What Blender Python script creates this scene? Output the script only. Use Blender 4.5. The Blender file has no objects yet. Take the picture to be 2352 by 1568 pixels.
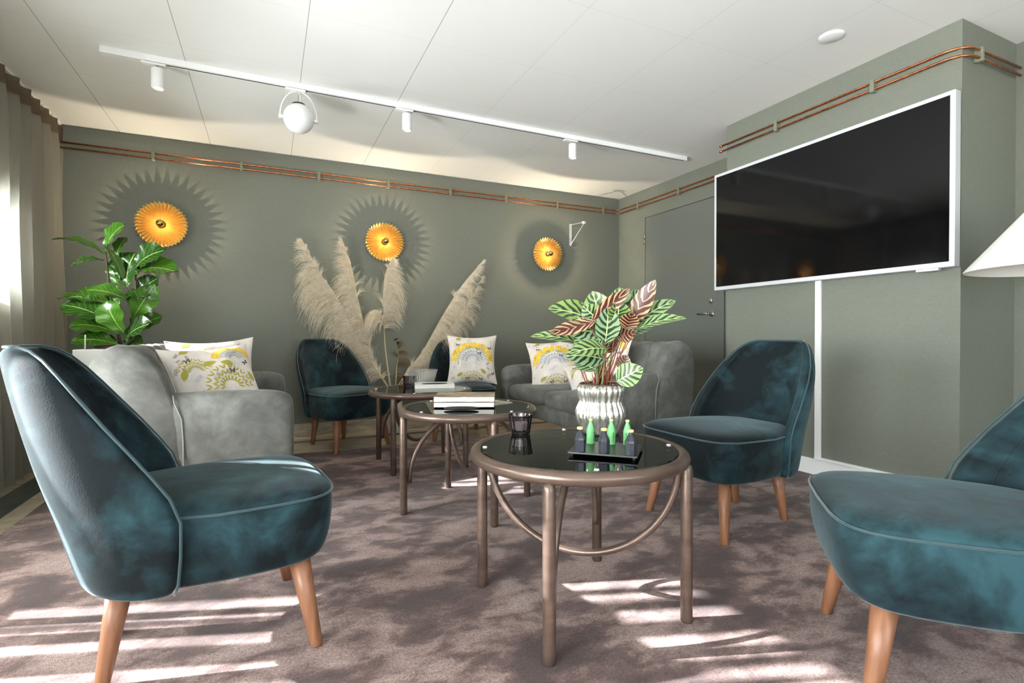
import bpy, bmesh, math, random
from mathutils import Vector, Matrix, noise as mnoise
random.seed(7)
PI = math.pi
sc = bpy.context.scene
COL = sc.collection

# ------------------------------------------------------------------ helpers
class MB:
    """collects vertices and faces, builds ONE mesh object"""
    def __init__(s):
        s.v = []; s.f = []; s.m = []; s.uv = []; s.has_uv = False
    def add(s, vs, fs, mi=0, uvs=None):
        o = len(s.v); s.v += [tuple(p) for p in vs]
        for f in fs:
            s.f.append(tuple(i + o for i in f)); s.m.append(mi)
        if uvs is not None:
            s.has_uv = True
            while len(s.uv) < o: s.uv.append((0, 0))
            s.uv += uvs
        return s
    def box(s, a, b, mi=0):
        x0, y0, z0 = a; x1, y1, z1 = b
        return s.add([(x0,y0,z0),(x1,y0,z0),(x1,y1,z0),(x0,y1,z0),(x0,y0,z1),(x1,y0,z1),(x1,y1,z1),(x0,y1,z1)],
                     [(3,2,1,0),(4,5,6,7),(0,1,5,4),(1,2,6,5),(2,3,7,6),(3,0,4,7)], mi)
    def grid(s, rows, closed_u=False, closed_v=False, mi=0, uvs=None):
        n = len(rows[0]); m = len(rows); vs = [p for r in rows for p in r]; fs = []
        for j in range(m if closed_v else m - 1):
            for i in range(n if closed_u else n - 1):
                a = j*n + i; b = j*n + (i+1) % n; c = ((j+1) % m)*n + (i+1) % n; d = ((j+1) % m)*n + i
                fs.append((a, b, c, d))
        return s.add(vs, fs, mi, uvs)
    def lathe(s, prof, n=32, c=(0,0,0), cap0=True, cap1=True, mi=0, rad=None):
        rows = []
        for (r, z) in prof:
            row = []
            for i in range(n):
                a = 2*PI*i/n; k = rad(a, r, z) if rad else r
                row.append((c[0]+k*math.cos(a), c[1]+k*math.sin(a), c[2]+z))
            rows.append(row)
        o = len(s.v); s.grid(rows, closed_u=True, mi=mi)
        if cap0: s.f.append(tuple(o+i for i in reversed(range(n)))); s.m.append(mi)
        if cap1: s.f.append(tuple(o+(len(prof)-1)*n+i for i in range(n))); s.m.append(mi)
        return s
    def tube(s, pts, r, n=10, closed=False, mi=0, caps=True):
        pts = [Vector(p) for p in pts]; m = len(pts)
        rr = r if isinstance(r, (list, tuple)) else [r]*m
        T = []
        for i in range(m):
            if closed: t = pts[(i+1) % m] - pts[i-1]
            else: t = pts[min(i+1, m-1)] - pts[max(i-1, 0)]
            T.append(t.normalized() if t.length > 1e-9 else Vector((0,0,1)))
        ref = Vector((0,0,1)) if abs(T[0].z) < .9 else Vector((1,0,0))
        u = T[0].cross(ref).normalized(); rows = []
        for i in range(m):
            u = (u - T[i]*u.dot(T[i]))
            u = u.normalized() if u.length > 1e-6 else T[i].orthogonal().normalized()
            w = T[i].cross(u)
            rows.append([pts[i] + (u*math.cos(2*PI*k/n) + w*math.sin(2*PI*k/n))*rr[i] for k in range(n)])
        o = len(s.v); s.grid(rows, closed_u=True, closed_v=closed, mi=mi)
        if caps and not closed:
            s.f.append(tuple(o+i for i in reversed(range(n)))); s.m.append(mi)
            s.f.append(tuple(o+(m-1)*n+i for i in range(n))); s.m.append(mi)
        return s
    def build(s, name, mats, parent=None, smooth=True, sub=0, bevel=0, auto=None, mat=None):
        me = bpy.data.meshes.new(name)
        me.from_pydata([tuple(p) for p in s.v], [], s.f)
        mats = mats if isinstance(mats, (list, tuple)) else [mats]
        for m_ in mats: me.materials.append(m_)
        for p, mi in zip(me.polygons, s.m):
            p.material_index = mi; p.use_smooth = smooth
        if s.has_uv:
            while len(s.uv) < len(s.v): s.uv.append((0, 0))
            lay = me.uv_layers.new(name='UVMap')
            for l in me.loops: lay.data[l.index].uv = s.uv[l.vertex_index]
        if mat is not None: me.transform(mat)
        bm = bmesh.new(); bm.from_mesh(me); bmesh.ops.recalc_face_normals(bm, faces=bm.faces) if not s.has_uv else None
        bm.to_mesh(me); bm.free()
        if auto is not None: me.set_sharp_from_angle(angle=math.radians(auto))
        o = bpy.data.objects.new(name, me); COL.objects.link(o)
        if parent is not None: o.parent = parent
        if bevel:
            b = o.modifiers.new('bevel', 'BEVEL'); b.width = bevel; b.segments = 3; b.limit_method = 'ANGLE'
            b.harden_normals = False
        if sub:
            q = o.modifiers.new('subdivision', 'SUBSURF'); q.levels = sub; q.render_levels = sub
        return o

def tag(o, label=None, cat=None, group=None, kind=None):
    if label: o['label'] = label
    if cat: o['category'] = cat
    if group: o['group'] = group
    if kind: o['kind'] = kind
    return o
def thing(name, label, cat, loc=(0,0,0), rz=0.0, group=None):
    o = bpy.data.objects.new(name, None); COL.objects.link(o); o.empty_display_size = .05
    o.location = loc; o.rotation_euler = (0, 0, rz)
    return tag(o, label, cat, group)
def copy_tree(o, parent=None):
    c = o.copy(); COL.objects.link(c)
    if parent is not None: c.parent = parent
    for ch in [x for x in list(o.children)]: copy_tree(ch, c)
    return c
def struct(o): o['kind'] = 'structure'; return o

# ------------------------------------------------------------------ materials
def mat(name, col=(.5,.5,.5), rough=.5, metal=0.0, **kw):
    m = bpy.data.materials.new(name); m.use_nodes = True
    p = m.node_tree.nodes['Principled BSDF']
    p.inputs['Base Color'].default_value = (*col, 1); p.inputs['Roughness'].default_value = rough
    p.inputs['Metallic'].default_value = metal
    for k, v in kw.items():
        p.inputs[k.replace('_', ' ')].default_value = v
    return m
def N(m, t, **kw):
    n = m.node_tree.nodes.new(t)
    for k, v in kw.items():
        if k in n.inputs.keys() if isinstance(k, str) else False: n.inputs[k].default_value = v
        else: setattr(n, k, v)
    return n
def L(m, a, b): m.node_tree.links.new(a, b)
def P(m): return m.node_tree.nodes['Principled BSDF']
def coords(m, scale=(1,1,1), kind='Object', rot=(0,0,0)):
    tc = N(m, 'ShaderNodeTexCoord'); mp = N(m, 'ShaderNodeMapping')
    mp.inputs['Scale'].default_value = scale; mp.inputs['Rotation'].default_value = rot
    L(m, tc.outputs[kind], mp.inputs['Vector']); return mp.outputs['Vector']
def noise(m, vec, scale, detail=3, rough=.5, dist=0):
    n = N(m, 'ShaderNodeTexNoise'); n.inputs['Scale'].default_value = scale
    n.inputs['Detail'].default_value = detail; n.inputs['Roughness'].default_value = rough
    n.inputs['Distortion'].default_value = dist
    L(m, vec, n.inputs['Vector']); return n.outputs['Fac']
def ramp(m, fac, stops):
    r = N(m, 'ShaderNodeValToRGB'); el = r.color_ramp.elements
    while len(el) < len(stops): el.new(.5)
    for e, (p, c) in zip(el, stops): e.position = p; e.color = (*c, 1)
    L(m, fac, r.inputs['Fac']); return r.outputs['Color']
def mixc(m, fac, a, b, mode='MIX'):
    n = N(m, 'ShaderNodeMix'); n.data_type = 'RGBA'; n.blend_type = mode
    if hasattr(fac, 'links') or not isinstance(fac, (int, float)): L(m, fac, n.inputs[0])
    else: n.inputs[0].default_value = fac
    for x, i in ((a, 6), (b, 7)):
        if isinstance(x, tuple): n.inputs[i].default_value = (*x, 1)
        else: L(m, x, n.inputs[i])
    return n.outputs[2]
def mth(m, op, a, b=None, c=None):
    n = N(m, 'ShaderNodeMath'); n.operation = op
    for i, x in enumerate((a, b, c)):
        if x is None: continue
        if isinstance(x, (int, float)): n.inputs[i].default_value = x
        else: L(m, x, n.inputs[i])
    return n.outputs[0]
def bump(m, h, strength=.2, dist=.01):
    b = N(m, 'ShaderNodeBump'); b.inputs['Strength'].default_value = strength; b.inputs['Distance'].default_value = dist
    L(m, h, b.inputs['Height']); L(m, b.outputs['Normal'], P(m).inputs['Normal'])
def lin(r, g, b):
    f = lambda c: (c/255/12.92) if c/255 <= .04045 else ((c/255+.055)/1.055)**2.4
    return (f(r), f(g), f(b))

def wallpaper(name, c):
    m = mat(name, c, .62)
    v1 = coords(m, (40, 40, 420)); v2 = coords(m, (420, 420, 30))
    a = noise(m, v1, 1, 2); b = noise(m, v2, 1, 2)
    h = mth(m, 'ADD', a, b)
    f = mth(m, 'MULTIPLY', h, .5)
    col = ramp(m, f, [(.3, tuple(x*.86 for x in c)), (.7, tuple(min(1, x*1.14) for x in c))])
    L(m, col, P(m).inputs['Base Color']); bump(m, h, .12, .001)
    return m
GREEN = lin(114, 117, 106)
M_wall = wallpaper('green_grasscloth', GREEN)
M_paint = mat('green_satin_paint', lin(103, 107, 101), .3)
vv = coords(M_paint, (6,6,6)); bump(M_paint, noise(M_paint, vv, 8, 3), .05, .002)

# ceiling boards
M_ceil = mat('white_ceiling_board', lin(236, 236, 232), .75)
def ceiling_nodes():
    m = M_ceil
    tc = N(m, 'ShaderNodeTexCoord'); sep = N(m, 'ShaderNodeSeparateXYZ'); L(m, tc.outputs['Object'], sep.inputs[0])
    def line(sock, off, per, w):
        t = mth(m, 'ADD', sock, -off); t = mth(m, 'DIVIDE', t, per); t = mth(m, 'FRACT', t)
        t = mth(m, 'SUBTRACT', t, .5); t = mth(m, 'ABSOLUTE', t); t = mth(m, 'SUBTRACT', .5, t)
        t = mth(m, 'MULTIPLY', t, per); return mth(m, 'LESS_THAN', t, w)
    lx = line(sep.outputs['X'], -1.005, .594, .0022)
    ly = line(sep.outputs['Y'], 2.66, .594, .0015)
    west = mth(m, 'ADD', mth(m, 'MULTIPLY', mth(m, 'LESS_THAN', sep.outputs['X'], 1.1), .40), .14)
    col = mixc(m, mth(m, 'MULTIPLY', lx, west), lin(236, 236, 232), lin(90, 88, 84))
    col = mixc(m, mth(m, 'MULTIPLY', ly, .14), col, lin(110, 108, 104))
    L(m, col, P(m).inputs['Base Color'])
    bump(m, mth(m, 'MULTIPLY', mth(m, 'MAXIMUM', lx, ly), -1.0), .3, .002)
ceiling_nodes()

# carpet with brushed nap
M_carpet = mat('plum_brown_velvet_pile', (.1,.07,.07), .95)
def carpet_nodes():
    m = M_carpet; p = P(m)
    v = coords(m, (1,1,1)); vs = coords(m, (1.0, 1.5, 1), rot=(0,0,math.radians(22)))
    big = noise(m, vs, 2.9, 5, .6, .35); mid = noise(m, vs, 8.5, 4, .6, .6); fine = noise(m, v, 120, 4, .8); fin2 = noise(m, v, 330, 2, .7)
    f = mth(m, 'ADD', mth(m, 'MULTIPLY', big, .68), mth(m, 'MULTIPLY', mid, .32))
    c = ramp(m, f, [(.41, lin(62, 42, 40)), (.48, lin(90, 66, 62)), (.55, lin(138, 115, 109)), (.67, lin(160, 139, 133))])
    sp = mth(m, 'ADD', mth(m, 'MULTIPLY', fine, .55), mth(m, 'MULTIPLY', fin2, .45))
    g = ramp(m, sp, [(.40, (.30,.27,.27)), (.60, (1.7,1.7,1.7))])
    c = mixc(m, .85, c, g, 'MULTIPLY')
    L(m, c, p.inputs['Base Color'])
    p.inputs['Sheen Weight'].default_value = .15; p.inputs['Sheen Roughness'].default_value = .5
    bump(m, sp, .7, .006)
carpet_nodes()

def marble(name, base, vein, sc_=3.0, stretch=(1,1,1)):
    m = mat(name, base, .28); v = coords(m, stretch)
    a = noise(m, v, sc_, 8, .65, 1.6); b = noise(m, v, sc_*6, 5, .7, .4)
    f = mth(m, 'ADD', mth(m, 'MULTIPLY', a, .7), mth(m, 'MULTIPLY', b, .3))
    c = ramp(m, f, [(.38, vein), (.5, tuple((x+y)/2 for x, y in zip(base, vein))), (.6, base)])
    L(m, c, P(m).inputs['Base Color']); return m
M_marble = marble('cream_limestone', lin(196, 186, 166), lin(150, 134, 108), 3, (1, 3, 3))
M_marble_dark = marble('dark_green_marble', lin(38, 42, 38), lin(90, 100, 90), 4, (3, 1, 1))
M_brown_stone = marble('brown_stone', lin(96, 82, 66), lin(70, 60, 48), 4)

def velvet(name, dark, light, sheen, sw=.5, scale=3.2, lo=.42, hi=.62):
    m = mat(name, dark, .8); v = coords(m, (1, 1, 1))
    oi = N(m, 'ShaderNodeObjectInfo'); add = N(m, 'ShaderNodeVectorMath'); add.operation = 'ADD'
    rnd = N(m, 'ShaderNodeVectorMath'); rnd.operation = 'SCALE'; rnd.inputs['Scale'].default_value = 7.0
    L(m, oi.outputs['Location'], rnd.inputs[0]); L(m, v, add.inputs[0]); L(m, rnd.outputs[0], add.inputs[1])
    vv = add.outputs[0]
    a = noise(m, vv, scale, 5, .6, .8); b = noise(m, vv, scale*4, 4, .65, .5)
    f = mth(m, 'ADD', mth(m, 'MULTIPLY', a, .72), mth(m, 'MULTIPLY', b, .28))
    c = ramp(m, f, [(lo, dark), ((lo+hi)/2, tuple((x*.6+y*.4) for x, y in zip(dark, light))), (hi, light)])
    L(m, c, P(m).inputs['Base Color'])
    P(m).inputs['Sheen Weight'].default_value = sw; P(m).inputs['Sheen Roughness'].default_value = .38
    P(m).inputs['Sheen Tint'].default_value = (*sheen, 1)
    P(m).inputs['Specular IOR Level'].default_value = .25
    fine = noise(m, v, 260, 2); bump(m, mth(m, 'ADD', mth(m, 'MULTIPLY', fine, .4), f), .25, .004)
    return m
M_teal = velvet('teal_velvet', lin(6, 17, 22), lin(40, 72, 79), (.66, .86, .92), .20, 2.6, .46, .63)
M_teal_pipe = mat('teal_piping', lin(30, 62, 68), .6, Sheen_Weight=.3)
M_grey = velvet('grey_velvet', lin(80, 80, 76), lin(112, 112, 107), (.8, .82, .8), .2)
M_grey_pipe = mat('grey_piping', lin(104, 104, 98), .7, Sheen_Weight=.4)

def wood(name, c1, c2, rough=.4):
    m = mat(name, c1, rough); v = coords(m, (14, 14, 1.6)); a = noise(m, v, 3, 4, .6, .6)
    L(m, ramp(m, a, [(.3, c2), (.7, c1)]), P(m).inputs['Base Color']); return m
M_wood = wood('walnut_beech_leg', lin(152, 106, 78), lin(118, 78, 54))
M_wood_dark = wood('dark_wood_leg', lin(70, 48, 36), lin(46, 32, 24))
M_bronze = mat('bronze_lacquered_tube', lin(104, 88, 79), .33, .55)
vv = coords(M_bronze, (2, 2, 8)); c_ = ramp(M_bronze, noise(M_bronze, vv, 3, 3), [(.3, lin(92, 76, 68)), (.7, lin(118, 100, 89))])
L(M_bronze, c_, P(M_bronze).inputs['Base Color'])
M_copper = mat('copper_pipe', lin(205, 132, 92), .24, 1.0)
vv = coords(M_copper, (20, 20, 20)); L(M_copper, ramp(M_copper, noise(M_copper, vv, 2, 3), [(.3, lin(178, 106, 72)), (.7, lin(222, 150, 108))]), P(M_copper).inputs['Base Color'])
M_clip = mat('painted_clip', lin(122, 128, 110), .5)
M_white = mat('white_enamel', lin(238, 238, 236), .35)
M_white_matt = mat('white_matt', lin(232, 231, 228), .6)
M_track = mat('white_track', lin(245, 245, 243), .4)
M_dark = mat('dark_slot', lin(30, 30, 30), .7)
M_silver = mat('silver_bezel', lin(222, 224, 228), .35, .35)
M_screen = mat('black_screen', (.003, .003, .0035), .07, Specular_IOR_Level=.35)
M_chrome = mat('brushed_steel', lin(200, 198, 192), .2, 1.0)
M_gold = mat('brass_pleated', lin(216, 182, 116), .32, 1.0)
M_goldbulb = mat('gold_mirrored_glass', lin(215, 190, 120), .05, 1.0)
M_black = mat('black_plastic', lin(22, 22, 26), .28)
M_slate = mat('black_slate', lin(34, 36, 38), .35); vv = coords(M_slate, (30,30,30)); bump(M_slate, noise(M_slate, vv, 3, 5), .3, .001)

def glass(name, col, rough=.0, mixt=.55, ior=1.45, gloss_boost=0.0):
    """clear glass that lets light through: fresnel reflection over tinted transparency"""
    m = bpy.data.materials.new(name); m.use_nodes = True; nt = m.node_tree; nt.nodes.clear()
    out = N(m, 'ShaderNodeOutputMaterial'); tr = N(m, 'ShaderNodeBsdfTransparent'); gl = N(m, 'ShaderNodeBsdfGlossy')
    tr.inputs['Color'].default_value = (*col, 1); gl.inputs['Roughness'].default_value = rough
    fr = N(m, 'ShaderNodeFresnel'); fr.inputs['IOR'].default_value = ior
    mx = N(m, 'ShaderNodeMixShader')
    f = fr.outputs[0] if not gloss_boost else mth(m, 'ADD', fr.outputs[0], gloss_boost)
    L(m, f, mx.inputs[0]); L(m, tr.outputs[0], mx.inputs[1]); L(m, gl.outputs[0], mx.inputs[2]); L(m, mx.outputs[0], out.inputs[0])
    return m
M_pane = glass('window_pane', (.95, .97, .97))
M_tabletop = glass('smoked_table_glass', (.60, .64, .62), .004, gloss_boost=.06, ior=1.5)
M_crystal = glass('crystal_glass', (.97, .98, .98), .12, gloss_boost=.16)
_n = M_crystal.node_tree; _o = [n for n in _n.nodes if n.type == 'OUTPUT_MATERIAL'][0]; _m = [n for n in _n.nodes if n.type == 'MIX_SHADER'][0]
_d = _n.nodes.new('ShaderNodeBsdfTranslucent'); _d2 = _n.nodes.new('ShaderNodeMixShader'); _d2.inputs[0].default_value = .22; _d.inputs[0].default_value = (1,1,1,1)
_n.links.new(_m.outputs[0], _d2.inputs[1]); _n.links.new(_d.outputs[0], _d2.inputs[2]); _n.links.new(_d2.outputs[0], _o.inputs[0])
M_smoke = glass('smoked_glass', (.62, .58, .60), .06, gloss_boost=.12)
M_wax = mat('white_wax', lin(240, 236, 230), .5, Subsurface_Weight=.3)
M_mercury = mat('mercury_glass', lin(206, 204, 194), .24, .85)
vv = coords(M_mercury, (30, 30, 12)); L(M_mercury, ramp(M_mercury, noise(M_mercury, vv, 3, 4), [(.3, lin(160, 156, 142)), (.65, lin(222, 220, 212))]), P(M_mercury).inputs['Base Color'])
M_soil = mat('brown_soil', lin(84, 56, 44), .9)
M_ceramic = mat('pale_ceramic', lin(214, 210, 196), .35)

# sheer curtain: light passes through by how squarely it meets the weave
def sheer(name, col, k, tr_mix=.42):
    m = bpy.data.materials.new(name); m.use_nodes = True; nt = m.node_tree; nt.nodes.clear()
    out = N(m, 'ShaderNodeOutputMaterial')
    geo = N(m, 'ShaderNodeNewGeometry'); dp = N(m, 'ShaderNodeVectorMath'); dp.operation = 'DOT_PRODUCT'
    L(m, geo.outputs['Incoming'], dp.inputs[0]); L(m, geo.outputs['Normal'], dp.inputs[1])
    c = mth(m, 'MAXIMUM', mth(m, 'ABSOLUTE', dp.outputs['Value']), .04)
    t = mth(m, 'POWER', math.exp(-k), mth(m, 'DIVIDE', 1.0, c))
    v = coords(m, (1, 60, 300)); n_ = noise(m, v, 3, 2)
    v2 = coords(m, (1, 500, 500)); n2 = noise(m, v2, 1.2, 2)
    colr = ramp(m, n_, [(.3, tuple(x*.9 for x in col)), (.7, col)])
    df = N(m, 'ShaderNodeBsdfDiffuse'); tl = N(m, 'ShaderNodeBsdfTranslucent'); tr = N(m, 'ShaderNodeBsdfTransparent')
    L(m, colr, df.inputs[0]); L(m, colr, tl.inputs[0])
    m1 = N(m, 'ShaderNodeMixShader'); m1.inputs[0].default_value = .42; L(m, df.outputs[0], m1.inputs[1]); L(m, tl.outputs[0], m1.inputs[2])
    m2 = N(m, 'ShaderNodeMixShader'); L(m, t, m2.inputs[0]); L(m, m1.outputs[0], m2.inputs[1]); L(m, tr.outputs[0], m2.inputs[2])
    L(m, m2.outputs[0], out.inputs[0]); return m
M_sheer = sheer('taupe_sheer_voile', lin(160, 157, 145), .80)
M_header = sheer('taupe_curtain_tape', lin(118, 106, 88), 2.2)

# ------------------------------------------------------------------ room shell
H = 2.399
XL = -1.50; XP = 3.062; XR = 3.594; YB = 4.819; YF = -3.2
Y_PILL0, Y_PILL1 = 1.372, 2.804
# floor (limestone), brown inlay, dark marble border, carpet
b = MB(); b.box((XL-.12, YF-.12, -.12), (XR+.12, YB+.12, -.004)); struct(b.build('floor', M_marble, smooth=False))
b = MB(); b.box((XL-.12, YF-.12, H), (XR+.12, YB+.12, H+.1)); struct(b.build('ceiling', M_ceil, smooth=False))
b = MB(); b.box((-1.303, YF, -.0039), (-1.157, YB-.02, -.001)); struct(b.build('trim_1', M_marble_dark, smooth=False))
b = MB(); b.box((-1.0, 4.535, -.0039), (XR, 4.60, -.001)); struct(b.build('trim_2', M_brown_stone, smooth=False))
b = MB(); n_ = 2
b.box((-1.062, YF+.1, -.0038), (3.045, 4.115, 0.0))
tag(b.build('carpet', M_carpet, smooth=False, bevel=.002), 'plum brown velvet pile carpet covering the floor between the seats', 'carpet')
# back wall
b = MB(); b.box((XL-.12, YB, -.12), (XR+.12, YB+.12, H)); struct(b.build('wall_back', M_wall, smooth=False))
b = MB(); b.box((XL, YB-.012, -.004), (XR, YB+.001, .105)); struct(b.build('baseboard_back', M_marble, smooth=False, bevel=.003))
# right recess wall + projecting pillar + near right wall
b = MB(); b.box((XR, YF-.12, -.12), (XR+.12, YB, H)); struct(b.build('wall_right', M_wall, smooth=False))
b = MB(); b.box((XP, Y_PILL0, -.004), (XR+.001, Y_PILL1, H)); struct(b.build('wall_projection', M_wall, smooth=False))
b = MB(); b.box((XP-.012, Y_PILL0-.0, 0), (XP+.001, Y_PILL1, .098)); struct(b.build('baseboard_projection', M_white, smooth=False, bevel=.002))
b = MB(); b.box((XP, Y_PILL0-.012, 0), (XR, Y_PILL0+.001, .098)); struct(b.build('baseboard_return', M_white, smooth=False, bevel=.002))
b = MB(); b.box((XR-.012, 2.81, -.004), (XR+.001, 3.28, .08)); b.box((XR-.012, 4.42, -.004), (XR+.001, YB-.012, .08)); struct(b.build('baseboard_right', M_paint, smooth=False, bevel=.002))
# cable duct: vertical strip up to the screen and horizontal run along the baseboard
t = thing('cable_duct', 'white plastic cable duct running down from the screen and along the baseboard', 'cable duct', (XP-.001, 2.09, 0))
b = MB(); b.box((-.016, -.018, .113), (.0, .018, 1.215)); b.build('vertical_run', M_white, t, smooth=False, bevel=.002)
b = MB(); b.box((-.018, -.70, .098), (.0, .018, .113)); b.build('horizontal_run', M_white, t, smooth=False, bevel=.002)
# front wall behind the camera with a wide opening for a window added to bring in ambient light
b = MB()
b.box((XL-.12, YF-.12, -.12), (XR+.12, YF, .55)); b.box((XL-.12, YF-.12, 2.2), (XR+.12, YF, H))
b.box((XL-.12, YF-.12, .55), (-.9, YF, 2.2)); b.box((3.2, YF-.12, .55), (XR+.12, YF, 2.2))
struct(b.build('wall_front', M_wall, smooth=False))
# left wall with window openings
WZ0, WZ1 = .42, 1.63
WINS = [(-2.6, -1.5), (-.9, .85), (1.60, 2.475), (3.50, 4.035)]
WSILL = [WZ0, WZ0, WZ0, 1.13]
b = MB(); x0, x1 = XL-.12, XL
b.box((x0, YF, -.12), (x1, YB, WZ0)); b.box((x0, YF, WZ1), (x1, YB, H))
ys = [YF] + [q for w in WINS for q in w] + [YB]
for i in range(0, len(ys), 2): b.box((x0, ys[i], WZ0), (x1, ys[i+1], WZ1))
b.box((x0, 3.50, WZ0), (x1, 4.035, 1.13))
struct(b.build('wall_left', M_white_matt, smooth=False))
for i, (a, c) in enumerate(WINS):
    b = MB(); WZ0 = WSILL[i]
    b.box((x0+.02, a, WZ0), (x0+.08, a+.03, WZ1)); b.box((x0+.02, c-.03, WZ0), (x0+.08, c, WZ1))
    b.box((x0+.02, a+.03, WZ0), (x0+.08, c-.03, WZ0+.03)); b.box((x0+.02, a+.03, WZ1-.03), (x0+.08, c-.03, WZ1))
    if i == 2:
        for y0_, y1_ in ((2.332, 2.362), (2.218, 2.262), (2.065, 2.135), (1.90, 1.935)): b.box((x0+.025, y0_, WZ0+.03), (x0+.075, y1_, WZ1-.03))  # unseen bars, added to split the sunlight into streaks on the carpet
    fr = struct(b.build('window_%d' % (i+1), M_white, smooth=False))
    b = MB(); b.box((x0+.045, a+.03, WZ0+.03), (x0+.05, c-.03, WZ1-.03)); b.build('pane', M_pane, fr, smooth=False)
b = MB(); b.box((-.9, YF-.09, .55), (-.85, YF-.03, 2.2)); b.box((3.15, YF-.09, .55), (3.2, YF-.03, 2.2)); b.box((-.85, YF-.09, .55), (3.15, YF-.03, .6)); b.box((-.85, YF-.09, 2.15), (3.15, YF-.03, 2.2)); b.box((1.12, YF-.09, .6), (1.18, YF-.03, 2.15))  # unseen window, made up to brighten the room from behind the camera
fr = struct(b.build('window_5', M_white, smooth=False))
b = MB(); b.box((-.85, YF-.065, .6), (3.15, YF-.06, 2.15)); b.build('pane', M_pane, fr, smooth=False)

# door in the recess wall
DY0, DY1, DZ = 3.375, 4.359, 2.094
dr = MB(); dr.box((XR-.004, DY0, .012), (XR+.02, DY1, DZ)); door = struct(dr.build('door_1', M_paint, smooth=False, bevel=.002))
g = MB(); g.box((XR-.0055, DY1, .0), (XR-.0005, DY1+.004, DZ+.004)); g.box((XR-.0055, DY0-.004, .0), (XR-.0005, DY0, DZ+.004)); g.box((XR-.0055, DY0, DZ), (XR-.0005, DY1, DZ+.004))
g.build('door_gap', M_dark, door, smooth=False)
g = MB(); g.box((XR-.02, DY0-.07, 0), (XR, DY0-.012, DZ+.0)); g.build('door_jamb', M_paint, door, smooth=False, bevel=.003)
g = MB(); g.lathe([(.027, 0), (.027, .006), (.022, .009)], 24); g.lathe([(.009, .008), (.009, .045)], 12)
g.tube([(0, 0, .045), (0, -.012, .052), (0, -.05, .053), (0, -.125, .050)], [.009, .0095, .009, .008], 10)
rot = Matrix.Translation((XR-.004, 3.452, 1.056)) @ Matrix(((0,0,-1,0),(0,-1,0,0),(-1,0,0,0),(0,0,0,1)))
hd = g.build('door_handle', M_chrome, door, mat=rot)
g = MB(); g.lathe([(.024, 0), (.024, .007), (.016, .012), (.0, .012)], 20); g.box((-.004, -.012, .01), (.004, .012, .03))
rot = Matrix.Translation((XR-.004, 3.462, 1.172)) @ Matrix(((0,0,-1,0),(0,-1,0,0),(-1,0,0,0),(0,0,0,1)))
g.build('door_lock', M_chrome, door, mat=rot)
g = MB(); g.lathe([(.009, -.05), (.009, -.002)], 12, (XR-.012, DY1+.004, 1.87)); g.lathe([(.009, .002), (.009, .05)], 12, (XR-.012, DY1+.004, 1.87)); g.build('door_hinge', M_chrome, door)

# ------------------------------------------------------------------ copper pipes
def pipe_rail(label, runs, clips, ends=()):
    t = thing('copper_pipe_rail', label, 'copper pipes', (runs[0][0][0], runs[0][0][1], runs[0][0][2]))
    o = Vector(runs[0][0])
    for r in runs:
        m = MB(); m.tube([Vector(p)-o for p in r], .0068, 12); m.build('pipe', M_copper, t)
    for (c, ax) in clips:
        c = Vector(c) - o; m = MB()
        w, d, h = .011, .022, .034
        if ax == 'x': m.box((c.x-w, c.y-d*.55, c.z-h), (c.x+w, c.y+d+.002, c.z+h))
        else: m.box((c.x-d*.55, c.y-w, c.z-h), (c.x+d+.002, c.y+w, c.z+h))
        m.build('pipe_clip', M_clip, t, smooth=False, bevel=.003)
    for e in ends:
        e = Vector(e) - o; m = MB(); m.tube([e+Vector((0,-.012,0)), e+Vector((0,.006,0)), e+Vector((0,.012,0))], [.0095, .0095, .006], 12); m.build('end_cap', M_copper, t)
zs = (2.266, 2.227); yb = YB-.024; xr = XR-.024
runs = []
for z in zs:
    r = [(-1.44, yb, z), (0, yb, z), (1.5, yb, z), (xr-.06, yb, z)] + [(xr-.06+.06*math.sin(a), yb-.06+.06*math.cos(a), z) for a in [PI/2*k/6 for k in range(1, 7)]] + [(xr, 4.2, z), (xr, 3.5, z), (xr, 2.83, z)]
    runs.append(r)
clips = [((x, yb, 2.2465), 'x') for x in (-.792, -.192, .404, 1.0, 1.594, 2.182, 2.776, 3.36)] + [((xr, y, 2.2465), 'y') for y in (4.457, 3.848, 3.25)]
pipe_rail('pair of copper pipes clipped along the back wall above the gold lamps', runs, clips)
xp = XP-.024; yr = Y_PILL0-.024; runs = []
for z in (2.258, 2.219):
    r = [(xp, 2.835, z), (xp, 2.2, z), (xp, yr+.09, z)] + [(xp+.09-.09*math.cos(a), yr+.09-.09*math.sin(a), z) for a in [PI/2*k/8 for k in range(1, 9)]] + [(3.3, yr, z), (3.575, yr, z)]
    runs.append(r)
pipe_rail('pair of copper pipes bent around the wall projection above the screen', runs,
          [((xp, 2.377, 2.2385), 'y'), ((xp, 1.772, 2.2385), 'y'), ((3.175, yr, 2.2385), 'x')],
          [(xp, 2.838, 2.258), (xp, 2.838, 2.219)])

# ------------------------------------------------------------------ television
t = thing('television', 'large black flat screen television with silver frame on the green wall projection', 'television', (XP-.045, 2.115, 1.193))
w, h = 1.494, .852
b = MB(); b.box((-.02, -w/2, 0), (.03, w/2, h)); b.build('casing', M_silver, t, smooth=False, bevel=.004)
b = MB(); b.box((-.0215, -w/2+.022, .026), (-.0195, w/2-.022, h-.022)); b.build('screen', M_screen, t, smooth=False)
b = MB(); b.box((-.02, -.68, -.012), (0.01, -.58, .0)); b.build('sensor', M_silver, t, smooth=False, bevel=.003)
b = MB(); b.box((.03, -.25, .2), (.046, .25, .6)); b.build('wall_mount', M_black, t, smooth=False)

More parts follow.
